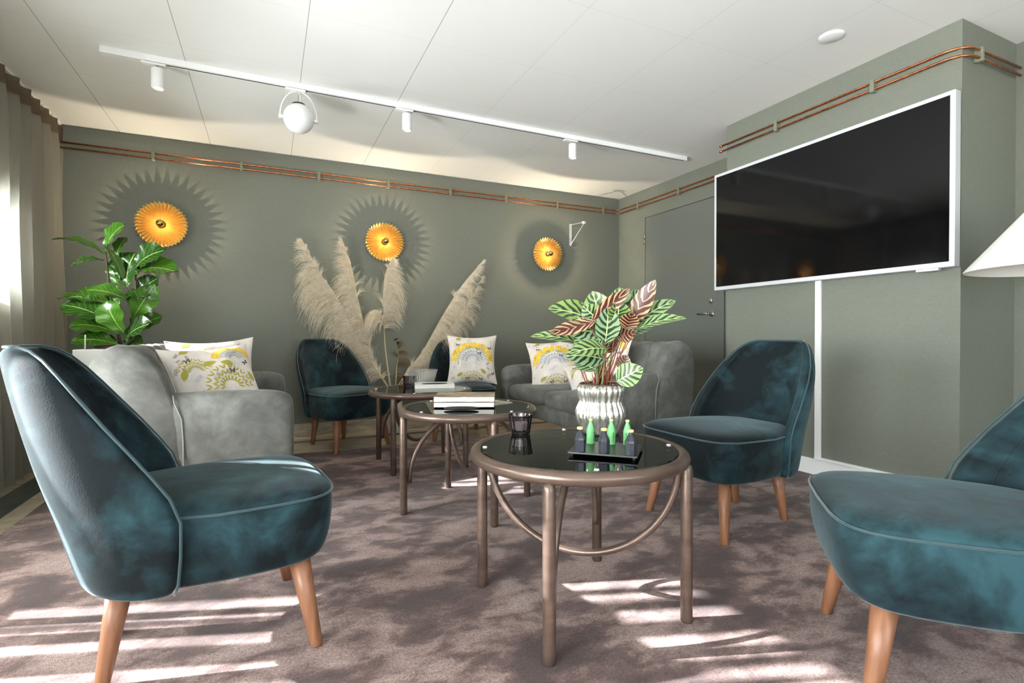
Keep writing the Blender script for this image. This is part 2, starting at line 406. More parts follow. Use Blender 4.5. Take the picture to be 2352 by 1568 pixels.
# ------------------------------------------------------------------ ceiling track with spots
t = thing('lighting_track', 'long white lighting track across the ceiling', 'lighting track', (-.79, 3.44, H))
b = MB(); b.box((0, -.02, -.034), (4.06, .02, 0)); b.build('rail', M_track, t, smooth=False, bevel=.002)
b = MB(); b.box((.29, -.004, -.0352), (4.04, .004, -.0338)); b.build('slot', M_dark, t, smooth=False)
b = MB(); b.box((-.01, -.022, -.036), (.19, .022, 0)); b.build('feed_box', M_white, t, smooth=False, bevel=.002)
M_lampglow = bpy.data.materials.new('warm_lamp_glow'); M_lampglow.use_nodes = True
P(M_lampglow).inputs['Emission Color'].default_value = (1, .78, .45, 1); P(M_lampglow).inputs['Emission Strength'].default_value = 2.2
P(M_lampglow).inputs['Base Color'].default_value = (.9, .8, .6, 1)
def spot(label, x, group='cylinder spots on the ceiling track'):
    t = thing('track_spotlight', label, 'spotlight', (x, 3.44, H-.036), 0, group)
    b = MB(); b.box((-.075, -.017, -.012), (.04, .017, 0)); b.build('adapter', M_white, t, smooth=False, bevel=.003)
    b = MB(); b.tube([(0, 0, -.008), (0, 0, -.03)], .008, 10); b.build('stem', M_chrome, t)
    b = MB(); b.lathe([(.012, -.026), (.029, -.028), (.031, -.032), (.031, -.135), (.028, -.137), (.026, -.128), (.024, -.10)], 28, cap0=True, cap1=False); b.build('housing', M_white, t)
    b = MB(); b.lathe([(.0, -.118), (.024, -.120), (.0245, -.112), (.0, -.108)], 20, cap0=False, cap1=False); b.build('bulb', M_lampglow, t)
    return t
spot('white cylinder spotlight nearest the curtain end of the track', -.545)
spot('white cylinder spotlight in the middle of the track, right of the ball lamp', .842)
spot('white cylinder spotlight nearest the screen end of the track', 2.13)
t = thing('ball_spotlight', 'white ball shaped spotlight hanging in a wire bow from the track', 'spotlight', (.175, 3.44, H-.036))
b = MB(); b.box((-.075, -.018, -.014), (.04, .018, 0)); b.build('adapter', M_white, t, smooth=False, bevel=.003)
R_ = .088; cz = -.175
b = MB(); b.tube([(math.sin(a)*(.105), -.0, cz+.0+math.cos(a)*.165 if math.cos(a) > 0 else cz) for a in [(-PI/2 + PI*k/24) for k in range(25)]], .0045, 8); b.build('bow', M_white, t)
b = MB(); rows = []
prof = [(R_*math.sin(a), R_*math.cos(a)) for a in [math.radians(d) for d in (22, 30, 40, 55, 70, 85, 100, 115, 130, 145, 160, 172, 179)]]
b.lathe([(r, z) for r, z in prof], 40, (0, 0, cz), cap0=False, cap1=True); b.build('ball', M_white, t)
b = MB(); b.lathe([(.036, .055), (.036, .088), (.03, .09), (.03, .06)], 24, (0, 0, cz), cap0=False, cap1=False); b.build('collar', M_dark, t)
for s_ in (-1, 1):
    b = MB(); b.tube([(s_*.085, 0, cz), (s_*.112, 0, cz)], .012, 12); b.build('pivot_knob', M_white, t)
b = MB(); b.tube([(0, 0, -.01), (.01, .004, -.05), (.004, 0, cz+.085)], .0028, 6); b.build('cord', M_white, t)

t = tag(MB().lathe([(.0, -.012), (.045, -.011), (.056, -.006), (.06, 0)], 40, (2.632, 1.738, H), cap0=False, cap1=False).build('ceiling_disc', M_white), 'flat round white cover plate on the ceiling near the screen', 'ceiling fixture')

# ------------------------------------------------------------------ wall bracket
t = thing('wall_bracket', 'empty grey triangular metal bracket on the back wall beside the right gold lamp', 'bracket', (2.955, YB, 1.83))
b = MB(); b.box((-.014, -.006, 0), (.014, 0, .235)); b.build('wall_plate', M_silver, t, smooth=False, bevel=.001)
b = MB(); b.tube([(0, -.004, .225), (.05, -.19, .222)], .004, 8); b.tube([(0, -.004, .01), (.05, -.19, .212)], .003, 8); b.build('arm', M_silver, t)
b = MB(); b.tube([(.03, -.19, .217), (.066, -.19, .217)], [.014, .014], 14); b.build('clamp', M_white, t)

# ------------------------------------------------------------------ gold sconces
def sconce(label, x, z, pleats, power):
    t = thing('gold_sconce', label, 'wall lamp', (x, YB, z), 0, 'pleated gold lamps on the back wall')
    b = MB(); b.lathe([(.05, 0), (.05, .02), (.02, .03), (.02, .052)], 28); R0 = Matrix.Rotation(PI/2, 4, 'X')
    b.build('wall_mount', M_gold, t, mat=R0)
    b = MB(); rows = []; n = pleats*6
    for r in (.018, .05, .09, .13, .16, .171):
        row = []
        for i in range(n):
            a = 2*PI*i/n; tri = abs(((i/6.0) % 1.0)-.5)*4-1
            amp = .0095*min(1, r/.10)*(1-.55*max(0, (r-.13)/.04))
            rr = r + (.0085*tri if r > .165 else 0)
            row.append((rr*math.cos(a), rr*math.sin(a), .052 + amp*tri + .10*(r-.018)*.06))
        rows.append(row)
    b.grid(rows, closed_u=True); d = b.build('pleated_disc', M_gold, t, mat=R0, smooth=False)
    so = d.modifiers.new('thickness', 'SOLIDIFY'); so.thickness = .0012
    b = MB(); b.lathe([(.019, .05), (.021, .062), (.017, .072)], 24); b.build('socket_ring', M_chrome, t, mat=R0)
    b = MB(); b.lathe([(.028*math.sin(a), .110+.028*math.cos(a)) for a in [PI*k/20 for k in range(10, -1, -1)]], 28, cap0=False, cap1=False); b.build('bulb_cap', M_goldbulb, t, mat=R0)
    l = bpy.data.lights.new('sconce_bulb', 'POINT'); l.energy = power; l.color = (1, .84, .62); l.shadow_soft_size = .002
    lo = bpy.data.objects.new('bulb_light', l); COL.objects.link(lo); lo.parent = t; lo.location = (0, -.095, 0)
    return t
sconce('pleated gold disc wall lamp nearest the curtain, above the leafy plant', -.74, 1.72, 38, 11)
sconce('pleated gold disc wall lamp above the pampas grass', .96, 1.715, 38, 14)
sconce('pleated gold disc wall lamp next to the empty wall bracket', 2.65, 1.715, 36, 16)

# ------------------------------------------------------------------ curtain
def curtain():
    t = thing('sheer_curtain', 'floor length taupe sheer curtain hanging from the ceiling along the left windows', 'curtain', (-1.36, 4.80, 0))
    def rowat(z, y0, y1):
        row = []; n = int((y1-y0)/.008)
        for i in range(n+1):
            y = y0 + (y1-y0)*i/n
            ph = y*2*PI/.165 + .8*math.sin(y*3.1) + .25*math.sin(z*2.0+y*5)
            s_ = math.sin(ph); s_ = math.copysign(abs(s_)**.75, s_)
            amp = .050*(1+.18*math.sin(y*7+z*1.3)) * (1.0 if z < 2.25 else .85)
            x = amp*s_ + .006*math.sin(y*31+z*4)
            yy = y + .018*math.sin(2*ph)*.6 + .006*math.sin(z*3+y*9)
            edge = max(0, (y-4.66)/.14)
            row.append((x - .02*edge, yy-4.80, z))
        return row
    def panel(y0, y1, lab=None):
        zsx = [.02 + (2.275-.02)*k/22 for k in range(23)]
        b = MB(); b.grid([rowat(z, y0, y1) for z in zsx]); b.build('cloth', M_sheer, t)
        b = MB(); b.grid([rowat(z, y0, y1) for z in (2.275, 2.31, 2.345, 2.378)]); b.build('heading_tape', M_header, t)
    panel(-3.0, 4.80)
    b = MB(); b.box((-.012, -7.75, H-.012), (.012, .0, H)); b.build('curtain_rail', M_white, t, smooth=False)
curtain()

# ------------------------------------------------------------------ cocktail chairs
def chair(label, loc, rz, leg_mat=None):
    t = thing('cocktail_chair', label, 'chair', loc, rz, 'teal velvet cocktail chairs around the glass tables')
    # curved back shell
    ROW = [(0.235,-0.110,0.250,-0.271),(0.243,-0.090,0.270,-0.298),(0.270,-0.082,0.281,-0.309),(0.340,-0.077,0.290,-0.327),(0.420,-0.076,0.296,-0.348),(0.480,-0.097,0.297,-0.367),(0.540,-0.136,0.293,-0.383),
           (0.600,-0.179,0.284,-0.397),(0.660,-0.224,0.270,-0.411),(0.720,-0.268,0.248,-0.423),(0.770,-0.305,0.220,-0.434),(0.805,-0.335,0.190,-0.440),(0.826,-0.362,0.158,-0.439),(0.835,-0.390,0.125,-0.429)]
    NS = 22; ex = 2/2.15; rows = []; outer = []
    for k, (z, xe, we, xb) in enumerate(ROW):
        tb = .085 if z < .7 else .085 - (.085-.028)*(z-.7)/.135
        ts = .048 if z < .75 else .048 - .026*(z-.75)/.085
        O = []; I = []
        for i in range(NS+1):
            a = -PI/2 + PI*i/NS; c = abs(math.cos(a))**ex; s_ = math.copysign(abs(math.sin(a))**ex, math.sin(a))
            O.append((xb + (xe-xb)*(1-c), we*s_, z))
            xi = xb+tb; zi = z + (.0 if z < .8 else -.004)
            I.append((min(xi, xe-.004) + (xe-.002-min(xi, xe-.004))*(1-c), (we-ts)*s_, zi))
        outer.append(O); rows.append(O + I[::-1])
    b = MB(); b.grid(rows, closed_u=True); n = len(rows[0])
    for base, flip in ((0, True), ((len(rows)-1)*n, False)):
        for i in range(NS):
            f = (base+i, base+i+1, base+n-2-i, base+n-1-i)
            b.f.append(f[::-1] if flip else f); b.m.append(0)
    b.build('backrest', M_teal, t, sub=1)
    pts = [Vector(O[0]) for O in outer[1:]] + [Vector(p) for p in outer[-1][1:-1]] + [Vector(O[-1]) for O in outer[1:][::-1]]
    b = MB(); b.tube([p + Vector((-.003, 0, .001)) for p in pts], .0034, 8); b.build('back_piping', M_teal_pipe, t)
    for sg in (3, -4):      # seams where the padded sides meet the inner back
        b = MB(); b.tube([Vector(r[NS+1:][sg]) + Vector((.001,0,0)) for r in rows[4:-1]], .0018, 6); b.build('inner_seam', M_teal, t)
    # seat
    def plan(k, z, dx=0):
        row = []
        for i in range(56):
            a = 2*PI*i/56; n_ = 5.5; c, s_ = math.cos(a), math.sin(a)
            e = 2/n_; x = .292*math.copysign(abs(c)**e, c); hw = .283 if x > -.1 else .283-.08*(-.1-x)
            y = hw*math.copysign(abs(s_)**e, s_)
            if x > 0: x += .012*(1-(y/.283)**2)
            if x < -.06:
                lim = .258*math.sqrt(max(0, 1-((-.06-x)/.262)**2)); y = max(-lim, min(lim, y))
            row.append((.0+x*k+dx, y*k, z))
        return row
    rings = [(.5, .24), (.87, .238), (.93, .248), (.972, .29), (1.0, .36), (1.0, .405), (.992, .421), (.975, .431), (.92, .442), (.8, .450), (.6, .455), (.3, .458), (.02, .459)]
    b = MB(); b.grid([plan(k, z, -.006 if z < .26 else 0) for k, z in rings], closed_u=True); b.f.append(tuple(len(b.v)-56+i for i in range(56))); b.m.append(0); b.build('seat', M_teal, t, sub=1)
    b = MB(); b.tube([p for p in plan(1.0, .4225) ], .0036, 8, closed=True); b.build('seat_piping', M_teal_pipe, t)
    for (fx, fy, tx, ty) in ((.238,.233,.198,.195), (.238,-.233,.198,-.195), (-.245,.14,-.205,.125), (-.245,-.14,-.205,-.125)):
        b = MB(); b.tube([(fx, fy, 0.0), (fx, fy, .003), (tx+(fx-tx)*.5, ty+(fy-ty)*.5, .125), (tx, ty, .25)], [.0145, .016, .0225, .029], 20)
        b.build('leg', leg_mat or M_wood, t)
    return t
c0 = chair('teal velvet cocktail chair in the left foreground, seen from its side', (-.150, 1.735, 0), math.radians(7.7))
def put(label, loc, deg):
    c = copy_tree(c0); c.location = loc; c.rotation_euler = (0, 0, math.radians(deg)); c['label'] = label; return c
put('dark teal velvet cocktail chair beside the white cable duct below the screen', (1.93, 1.79, 0), 180)
put('teal velvet cocktail chair cut off by the right edge of the photo', (1.563, .708, 0), 134)
put('dark teal velvet cocktail chair in front of the pampas grass with an empty seat', (.545, 4.27, 0), -64.5)
put('dark teal velvet cocktail chair by the back wall holding a single floral cushion', (1.52, 4.275, 0), -108)

# ------------------------------------------------------------------ sofas
def sofa(label, loc, rz):
    t = thing('velvet_sofa', label, 'sofa', loc, rz)      # local: x from 0 (back) to .80 (front), y centred
    LEN = 1.53; hw = LEN/2
    # back with channels and rounded wings
    def prof(wing, bulge):
        base = [(.09,.225),(.045,.30),(.015,.42),(.0,.56),(.0,.67),(.018,.75),(.055,.802),(.11,.826),(.17,.818),(.225,.785),(.265,.73),(.295,.66),(.325,.56),(.35,.45),(.355,.36),(.355,.225)]
        out = []
        for i, (x, z) in enumerate(base):
            if i >= 6:
                x -= (1-wing)*(.10)*min(1, (i-6)/4); x += bulge*min(1, (i-6)/3)
                z -= (1-wing)*.018*(1 if i < 11 else 0); z += bulge*.35*(1 if 6 <= i <= 9 else 0)
            out.append((x, z))
        return out
    ysamp = []; n = 121
    for i in range(n): ysamp.append(-hw + LEN*i/(n-1))
    rows = []; wl = .110; inner = 2*(hw-wl); nch = 7
    for y in ysamp:
        d = hw-abs(y)
        wing = 1.0 if d < wl-.02 else max(0.0, 1-(d-(wl-.02))/.03)
        if wing > 0:
            bu = 0
        ph = ((y+hw-wl)/inner*nch) % 1.0
        bu = (1-wing)*(.046*(1-(2*ph-1)**4)**.8 - .012) if wing < 1 else 0
        e = 0.0
        p = prof(wing, bu)
        if d < .05:        # round the ends
            k = 1-(1-d/.05)**2; cx, cz = .17, .5; s_ = .86+.14*math.sqrt(max(0, k))
            p = [(cx+(x-cx)*s_, z if z < .25 else cz+(z-cz)*(.93+.07*math.sqrt(max(0,k)))) for x, z in p]
        rows.append([(x, y, z) for x, z in p])
    b = MB(); b.grid(rows, closed_u=True); m_ = len(rows[0])
    b.f.append(tuple(range(m_))); b.m.append(0); b.f.append(tuple((n-1)*m_+i for i in reversed(range(m_)))); b.m.append(0)
    b.build('backrest', M_grey, t)
    # base
    b = MB(); b.box((.06, -hw+.05, .215), (.775, hw-.05, .335)); b.build('base', M_grey, t, bevel=.025)
    # seat cushions
    for s_ in (-1, 1):
        y0, y1 = (0.003, hw-.145) if s_ > 0 else (-(hw-.145), -.003)
        b = MB(); cx, cy = .545, (y0+y1)/2; lx, ly = .255, (y1-y0)/2; rows = []
        for k, z in ((.4,.325),(.94,.327),(.985,.345),(1.0,.385),(.99,.42),(.955,.438),(.85,.449),(.6,.457),(.25,.461),(.02,.462)):
            row = []
            for i in range(48):
                a = 2*PI*i/48; c, q = math.cos(a), math.sin(a); e = 2/7
                row.append((cx+lx*k*math.copysign(abs(c)**e, c), cy+ly*k*math.copysign(abs(q)**e, q), z))
            rows.append(row)
        b.grid(rows, closed_u=True); b.build('seat_cushion', M_grey, t, sub=1)
    # arms
    for s_ in (-1, 1):
        b = MB(); rows = []
        prof_y = [(.0,.215),(.0,.45),(.002,.55),(.02,.592),(.055,.61),(.10,.607),(.138,.585),(.15,.54),(.15,.40),(.15,.215)]
        for x, k, dz in ((.20,1,.0),(.30,1,0),(.45,1,.004),(.60,1,.004),(.70,1,.0),(.755,.98,-.012),(.785,.9,-.03),(.80,.74,-.06)):
            row = []
            for (y, z) in prof_y:
                yy = .075+(y-.075)*k; zz = z + dz*((z-.215)/.4)
                row.append((x + (0 if z < .5 else 0), s_*(hw-yy), zz))
            rows.append(row)
        b.grid(rows, closed_u=True); m_ = 10
        b.f.append(tuple(range(m_))); b.m.append(0); b.f.append(tuple(7*m_+i for i in reversed(range(m_)))); b.m.append(0)
        b.build('armrest', M_grey, t, sub=2)
        b = MB(); b.tube([(.352, s_*(hw+.001), .23), (.352, s_*(hw+.001), .40), (.346, s_*(hw+.001), .50), (.318, s_*(hw-.001), .575), (.312, s_*(hw-.02), .602)], .0035, 6); b.build('arm_seam', M_grey_pipe, t)
    for (x, y) in ((.70, hw-.1), (.70, -hw+.1), (.14, hw-.12), (.14, -hw+.12)):
        b = MB(); b.tube([(x, y, 0), (x, y, .22)], [.015, .026], 16); b.build('leg', M_wood, t)
    return t
sofa('grey velvet two seat sofa with channelled back beside the left curtain', (-.69, 3.42, 0), 0)
sofa('grey velvet two seat sofa with channelled back in front of the door', (2.64, 3.44, 0), PI)

# ------------------------------------------------------------------ glass tables
def table(label, loc, rz, z0=0):
    t = thing('round_glass_table', label, 'coffee table', loc, rz, 'round glass tables with bronze tube frames')
    RC, rt, zt = .326, .0195, .487
    b = MB(); b.tube([(RC*math.cos(a), RC*math.sin(a), zt) for a in [2*PI*k/72 for k in range(72)]], rt, 14, closed=True); b.build('rim', M_bronze, t)
    b = MB(); b.lathe([(.0, .496), (.3085, .496), (.3105, .498), (.3105, .502), (.3085, .504), (.0, .504)], 72, cap0=False, cap1=False); b.build('glass_top', M_tabletop, t, auto=40)
    for k in range(4):
        a = PI/4 + k*PI/2; ux, uy = math.cos(a), math.sin(a)
        b = MB(); b.tube([(.334*ux, .334*uy, 0), (.334*ux, .334*uy, .004), (.334*ux, .334*uy, .455), (.334*ux, .334*uy, .468), (.333*ux, .333*uy, .475)], [.0165, .018, .018, .015, .008], 18); b.build('leg', M_bronze, t)
        a2 = a+PI/8
        b = MB(); b.lathe([(.0, 0), (.007, .0), (.007, .003), (.0, .004)], 12, (.298*math.cos(a2), .298*math.sin(a2), .504), cap0=False, cap1=False); b.build('glass_pad', M_white, t)
    # hanging arc on one diagonal, standing arch on the other
    for a, inv in ((3*PI/4, False), (PI/4, True)):
        ux, uy = math.cos(a), math.sin(a); pts = []
        R = .312 if not inv else .305
        for k in range(41):
            th = PI*k/40; s_ = math.cos(th)*R
            z = (.478 - .315*math.sin(th)) if not inv else (.150 + .322*math.sin(th))
            pts.append((s_*ux, s_*uy, z))
        b = MB(); b.tube(pts, .0115, 12); b.build('arc_brace' if not inv else 'arch_brace', M_bronze, t)
    return t
T1 = table('round glass table nearest the camera, carrying the striped plant', (.900, 1.425, 0), 0)
def put_table(label, loc, rz):
    c = copy_tree(T1); c.location = loc; c.rotation_euler = (0, 0, rz); c['label'] = label; return c
put_table('round glass table in the middle, carrying a stack of two books', (.920, 2.488, 0), -PI/4)
put_table('round glass table farthest from the camera, carrying the crystal bowl', (.930, 3.445, 0), PI/2)

# ------------------------------------------------------------------ things on the near table
ZT = .5045
# fluted pot + plant
PX, PY = 1.10, 1.585
t = thing('fluted_plant_pot', 'silver mercury glass pot with fluted sides on the nearest table', 'plant pot', (PX, PY, ZT))
prof = [(.0,0),(.058,.0),(.066,.006),(.074,.025),(.086,.05),(.0905,.068),(.087,.09),(.0775,.112),(.0765,.122),(.081,.138),(.0845,.155),(.0835,.168),(.078,.177),(.075,.179),(.072,.174),(.072,.15)]
flute = lambda a, r, z: r*(1+.10*(abs(math.cos(a*11))-.6)*(1 if .0 < z < .172 else .3)) if r > .05 else r
b = MB(); b.lathe(prof, 176, rad=flute, cap0=False, cap1=False); b.build('fluted_body', M_mercury, t)
b = MB(); b.lathe([(.0765, .174), (.0775, .181), (.074, .183), (.0715, .176)], 48, cap0=False, cap1=False); b.build('rim', M_brown_stone, t)

M_cal = mat('striped_calathea_leaf', (.1,.3,.1), .38)
def cal_nodes():
    m = M_cal; uv = N(m, 'ShaderNodeTexCoord'); sp = N(m, 'ShaderNodeSeparateXYZ'); L(m, uv.outputs['UV'], sp.inputs[0])
    v = mth(m, 'ABSOLUTE', mth(m, 'SUBTRACT', sp.outputs['Y'], .5)); v = mth(m, 'MULTIPLY', v, 2)
    nz = noise(m, coords(m, (1,1,1)), 22, 2)
    ph = mth(m, 'SUBTRACT', mth(m, 'MULTIPLY', sp.outputs['X'], 6.0), mth(m, 'MULTIPLY', v, 1.5)); ph = mth(m, 'ADD', ph, mth(m, 'MULTIPLY', nz, 1.1))
    tri = mth(m, 'ABSOLUTE', mth(m, 'SUBTRACT', mth(m, 'FRACT', ph), .5))
    tri = mth(m, 'MULTIPLY', tri, 2)
    fade = mth(m, 'MULTIPLY', mth(m, 'SUBTRACT', v, .45), .45)
    k = mth(m, 'ADD', tri, fade)
    oi = N(m, 'ShaderNodeObjectInfo')
    lightg = mixc(m, oi.outputs['Random'], lin(136, 160, 124), lin(128, 150, 76))
    darkg = lin(30, 58, 32)
    c = N(m, 'ShaderNodeValToRGB'); el = c.color_ramp.elements; el[0].position = .42; el[0].color = (0,0,0,1); el[1].position = .52; el[1].color = (1,1,1,1)
    L(m, k, c.inputs[0])
    top = mixc(m, c.outputs['Color'], darkg, lightg)
    mid = mth(m, 'LESS_THAN', v, .05); top = mixc(m, mid, top, lin(190, 210, 140))
    c2 = N(m, 'ShaderNodeValToRGB'); el = c2.color_ramp.elements; el[0].position = .60; el[0].color = (0,0,0,1); el[1].position = .72; el[1].color = (1,1,1,1)
    L(m, k, c2.inputs[0]); und = mixc(m, c2.outputs['Color'], lin(72, 22, 20), lin(172, 150, 108))
    geo = N(m, 'ShaderNodeNewGeometry')
    L(m, mixc(m, geo.outputs['Backfacing'], top, und), P(m).inputs['Base Color'])
    P(m).inputs['Subsurface Weight'].default_value = 0
cal_nodes()
M_petiole = mat('reddish_petiole', lin(140, 78, 64), .5)
M_petiole_g = mat('green_petiole', lin(120, 130, 80), .5)

Rv = Vector((.9056, -.4242, 0)); Fv = Vector((.4242, .9056, 0)); Uv = Vector((0, 0, 1))
def leaf_mesh(b, base, tip, width, up, cup=.15, droop=.12, tipx=1.0, shape='ellip', nu=14, nv=8, wav=.0, flip=False, mi=0):
    base = Vector(base); tip = Vector(tip); ax = tip-base; Ln = ax.length; ax.normalize()
    nrm = Vector(up) - ax*Vector(up).dot(ax); nrm.normalize(); side = ax.cross(nrm)
    rows = []; uvs = []
    for i in range(nu+1):
        u = i/nu
        if shape == 'ellip': w = math.sin(PI*min(1, u*.98+.01))**.72*(1-.18*(u-.4))
        else: w = (math.sin(PI*u**1.25)**.65)*(.72+.42*u) if 0 < u < 1 else .02
        if u in (0, 1): w = .02
        c = base + ax*Ln*u + nrm*(math.sin(PI*u)*droop*Ln) - Vector((0,0,1))*(droop*Ln*.5*u*u)
        row = []
        for j in range(nv+1):
            v = -1 + 2*j/nv
            off = side*(v*w*width/2) + nrm*(abs(v)**1.5*w*width*cup) + nrm*(wav*width*math.sin(u*19+v*2)*abs(v))
            row.append(c+off); uvs.append((u, (v+1)/2))
        rows.append(row if not flip else row[::-1])
    b.grid(rows, uvs=uvs, mi=mi)

plant = thing('striped_leaf_plant', 'striped green prayer plant with maroon leaf undersides in the fluted silver pot', 'potted plant', (PX, PY, ZT+.145))
b = MB(); b.lathe([(.0, 0), (.070, 0), (.070, .018), (.04, .024), (.0, .026)], 32, cap0=False, cap1=False); b.build('soil', M_soil, plant)
SC = .00158
def pp(x, y, d=0.0):   # offsets from the pot mouth in metres, given as centred sketch units
    return Rv*((x-1388)*SC) + Uv*((885-y)*SC + .03) + Fv*d
LV = [ # base, tip, width, depth of base, depth of tip, face-normal mix (right, toward viewer, up), cup
 ((1385,742),(1266,704),62,.02,-.02,(-.1,.75,.75)),
 ((1402,765),(1372,662),66,.05,.03,(-.2,1,.35)),
 ((1440,752),(1438,652),62,.06,.05,(.1,1,.3)),
 ((1452,735),(1492,655),44,.08,.10,(.2,1,.2)),
 ((1446,756),(1508,642),40,.0,-.04,(.5,-1,-.2)),
 ((1472,742),(1562,686),36,.02,.0,(-.2,.8,.6)),
 ((1468,756),(1574,728),34,-.02,-.06,(0,.55,.8)),
 ((1362,742),(1444,664),30,-.04,-.08,(-.4,-1,-.3)),
 ((1372,738),(1266,762),28,-.05,-.08,(0,-1,-.4)),
 ((1346,790),(1226,768),34,.0,.02,(0,.6,.8)),
 ((1388,768),(1296,752),50,-.01,-.05,(-.1,.9,.5)),
 ((1396,800),(1308,806),42,-.06,-.12,(-.2,.8,.7)),
 ((1392,824),(1300,812),54,-.05,-.08,(0,.8,.6)),
 ((1414,872),(1466,838),44,-.09,-.13,(.0,1,.4)),
 ((1396,790),(1400,702),48,-.02,-.05,(.1,1,.2)),
 ((1432,806),(1396,776),34,.05,.07,(.3,-1,-.3)),
 ((1420,742),(1424,690),50,-.03,-.05,(.4,1,.2)),
 ((1440,770),(1482,700),44,.03,.03,(.3,.9,.4)),
 ((1440,756),(1452,718),40,-.05,-.07,(-.3,-1,-.2)),
 ((1380,850),(1330,832),36,-.01,.03,(-.2,.7,.7)),
 ((1436,850),(1452,815),30,.02,.02,(.2,-1,0)),
 ((1400,826),(1352,770),40,.06,.12,(-.3,.9,.4)),
 ((1410,790),(1450,745),40,.10,.14,(.3,.9,.4)),
 ((1380,760),(1330,715),50,.06,.08,(-.2,.9,.4)), ((1390,780),(1322,786),44,-.03,-.05,(-.1,.8,.6)), ((1380,800),(1335,775),46,.02,.0,(-.2,.9,.5)),
 ((1388,740),(1345,700),44,.0,-.02,(-.4,.9,.3)), ((1425,770),(1470,760),38,.02,.0,(.2,-.9,-.3)), ((1368,742),(1300,748),30,-.03,-.05,(0,-1,-.4)), ((1410,750),(1402,705),40,.08,.1,(.1,1,.2)), ((1444,770),(1520,742),36,.04,.05,(0,.7,.7)),
]
rnd = random.Random(3)
for i, (bb, tt, w, d0, d1, nm) in enumerate(LV):
    B = pp(*bb, d0); T = pp(*tt, d1)
    face = Rv*nm[0] - Fv*nm[1] + Uv*nm[2]
    m = MB(); back = nm[1] < 0
    leaf_mesh(m, B, T, w*SC*1.25, face, cup=.10 if not back else -.06, droop=.07 if not back else .04)
    lf = m.build('leaf', M_cal, plant)
    a = Vector((rnd.uniform(-.03, .03), rnd.uniform(-.03, .03), .02))
    mid = a.lerp(B, .55) + Vector((0, 0, .012)); m = MB()
    m.tube([a, a.lerp(mid, .5)+Vector((0,0,.01)), mid, B], [.0026, .0023, .0019, .0014], 6); m.build('petiole', M_petiole if i % 4 else M_petiole_g, lf)
for i in range(10):
    a = Vector((rnd.uniform(-.04, .04), rnd.uniform(-.04, .04), .02)); e = a + Vector((rnd.uniform(-.05, .05), rnd.uniform(-.05, .05), rnd.uniform(.05, .11)))
    m = MB(); m.tube([a, a.lerp(e, .5), e], [.0028, .0024, .0008], 6); m.build('sheath', M_petiole, plant)

def candle(name, label, loc, s, gm, wax=True):
    t = thing(name, label, 'candle holder', loc)
    n = 96; fl = lambda a, r, z: r*(1+.035*math.cos(a*10)) if .002 < z < 1 and r > .02 else r
    prof = [(.0,.0),(.031,.0),(.034,.004),(.036,.02),(.040,.05),(.0435,.068),(.044,.07),(.0415,.069),(.037,.05),(.033,.02),(.030,.010),(.0,.009)]
    b = MB(); b.lathe([(r*s, z*s) for r, z in prof], n, rad=fl, cap0=False, cap1=False); b.build('glass', gm, t)
    if wax:
        b = MB(); b.lathe([(.0,.0102*s),(.0285*s,.0102*s),(.0295*s,.014*s),(.0315*s,.038*s),(.028*s,.041*s),(.0,.040*s)], 32, cap0=False, cap1=False); w_ = b.build('candle', M_wax, t)
        b = MB(); b.tube([(0,0,.04*s), (.001,0,.047*s)], .0009, 6); b.build('wick', M_black, w_)
    return t
candle('tealight_glass', 'small faceted smoked glass with a white candle on the nearest table', (.830, 1.700, ZT), 1.0, M_smoke)

# slate tray
tr = thing('slate_tray', 'thin black slate tray on the nearest table under six small bottles', 'tray', (.932, 1.312, ZT), math.radians(-44))
b = MB(); b.box((-.101, -.088, .008), (.101, .088, .0135)); b.build('slate', M_slate, tr, smooth=False, bevel=.001)
for fx in (-.09, .09):
    for fy in (-.075, .075):
        b = MB(); b.lathe([(.005, 0), (.005, .008)], 10, (fx, fy, 0)); b.build('foot', M_black, tr)
ZB = ZT+.0136
M_blkb = mat('glossy_dark_grey_bottle', lin(48, 50, 58), .22)
M_grnb = mat('mint_green_bottle', lin(108, 180, 114), .35)
M_cap = mat('pale_yellow_cap', lin(226, 210, 130), .4)
def dark_bottle(label, x, y, rz):
    t = thing('small_dark_bottle', label, 'bottle', (x, y, ZB), rz, 'small dark bottles in the front row of the slate tray')
    rows = []
    for (hx, hy, z) in ((.0145,.0145,0),(.016,.016,.002),(.0165,.0165,.036),(.0155,.0155,.042),(.0085,.0085,.057),(.006,.006,.061),(.006,.006,.066)):
        row = []
        for i in range(8):
            a = PI/8+PI/4*i; r_ = hx/math.cos(PI/8)*(1.0 if i % 2 == 0 else 1.0); row.append((r_*math.cos(a), r_*math.sin(a), z))
        rows.append(row)
    b = MB(); b.grid(rows, closed_u=True); b.f.append(tuple(reversed(range(8)))); b.m.append(0); b.f.append(tuple(48+i for i in range(8))); b.m.append(0)
    b.build('bottle_body', M_blkb, t, smooth=False, bevel=.0008)
    b = MB(); b.lathe([(.0085,.066),(.009,.067),(.009,.071),(.008,.073)], 20); b.build('cap', M_cap, t)
    return t
font_text = {}
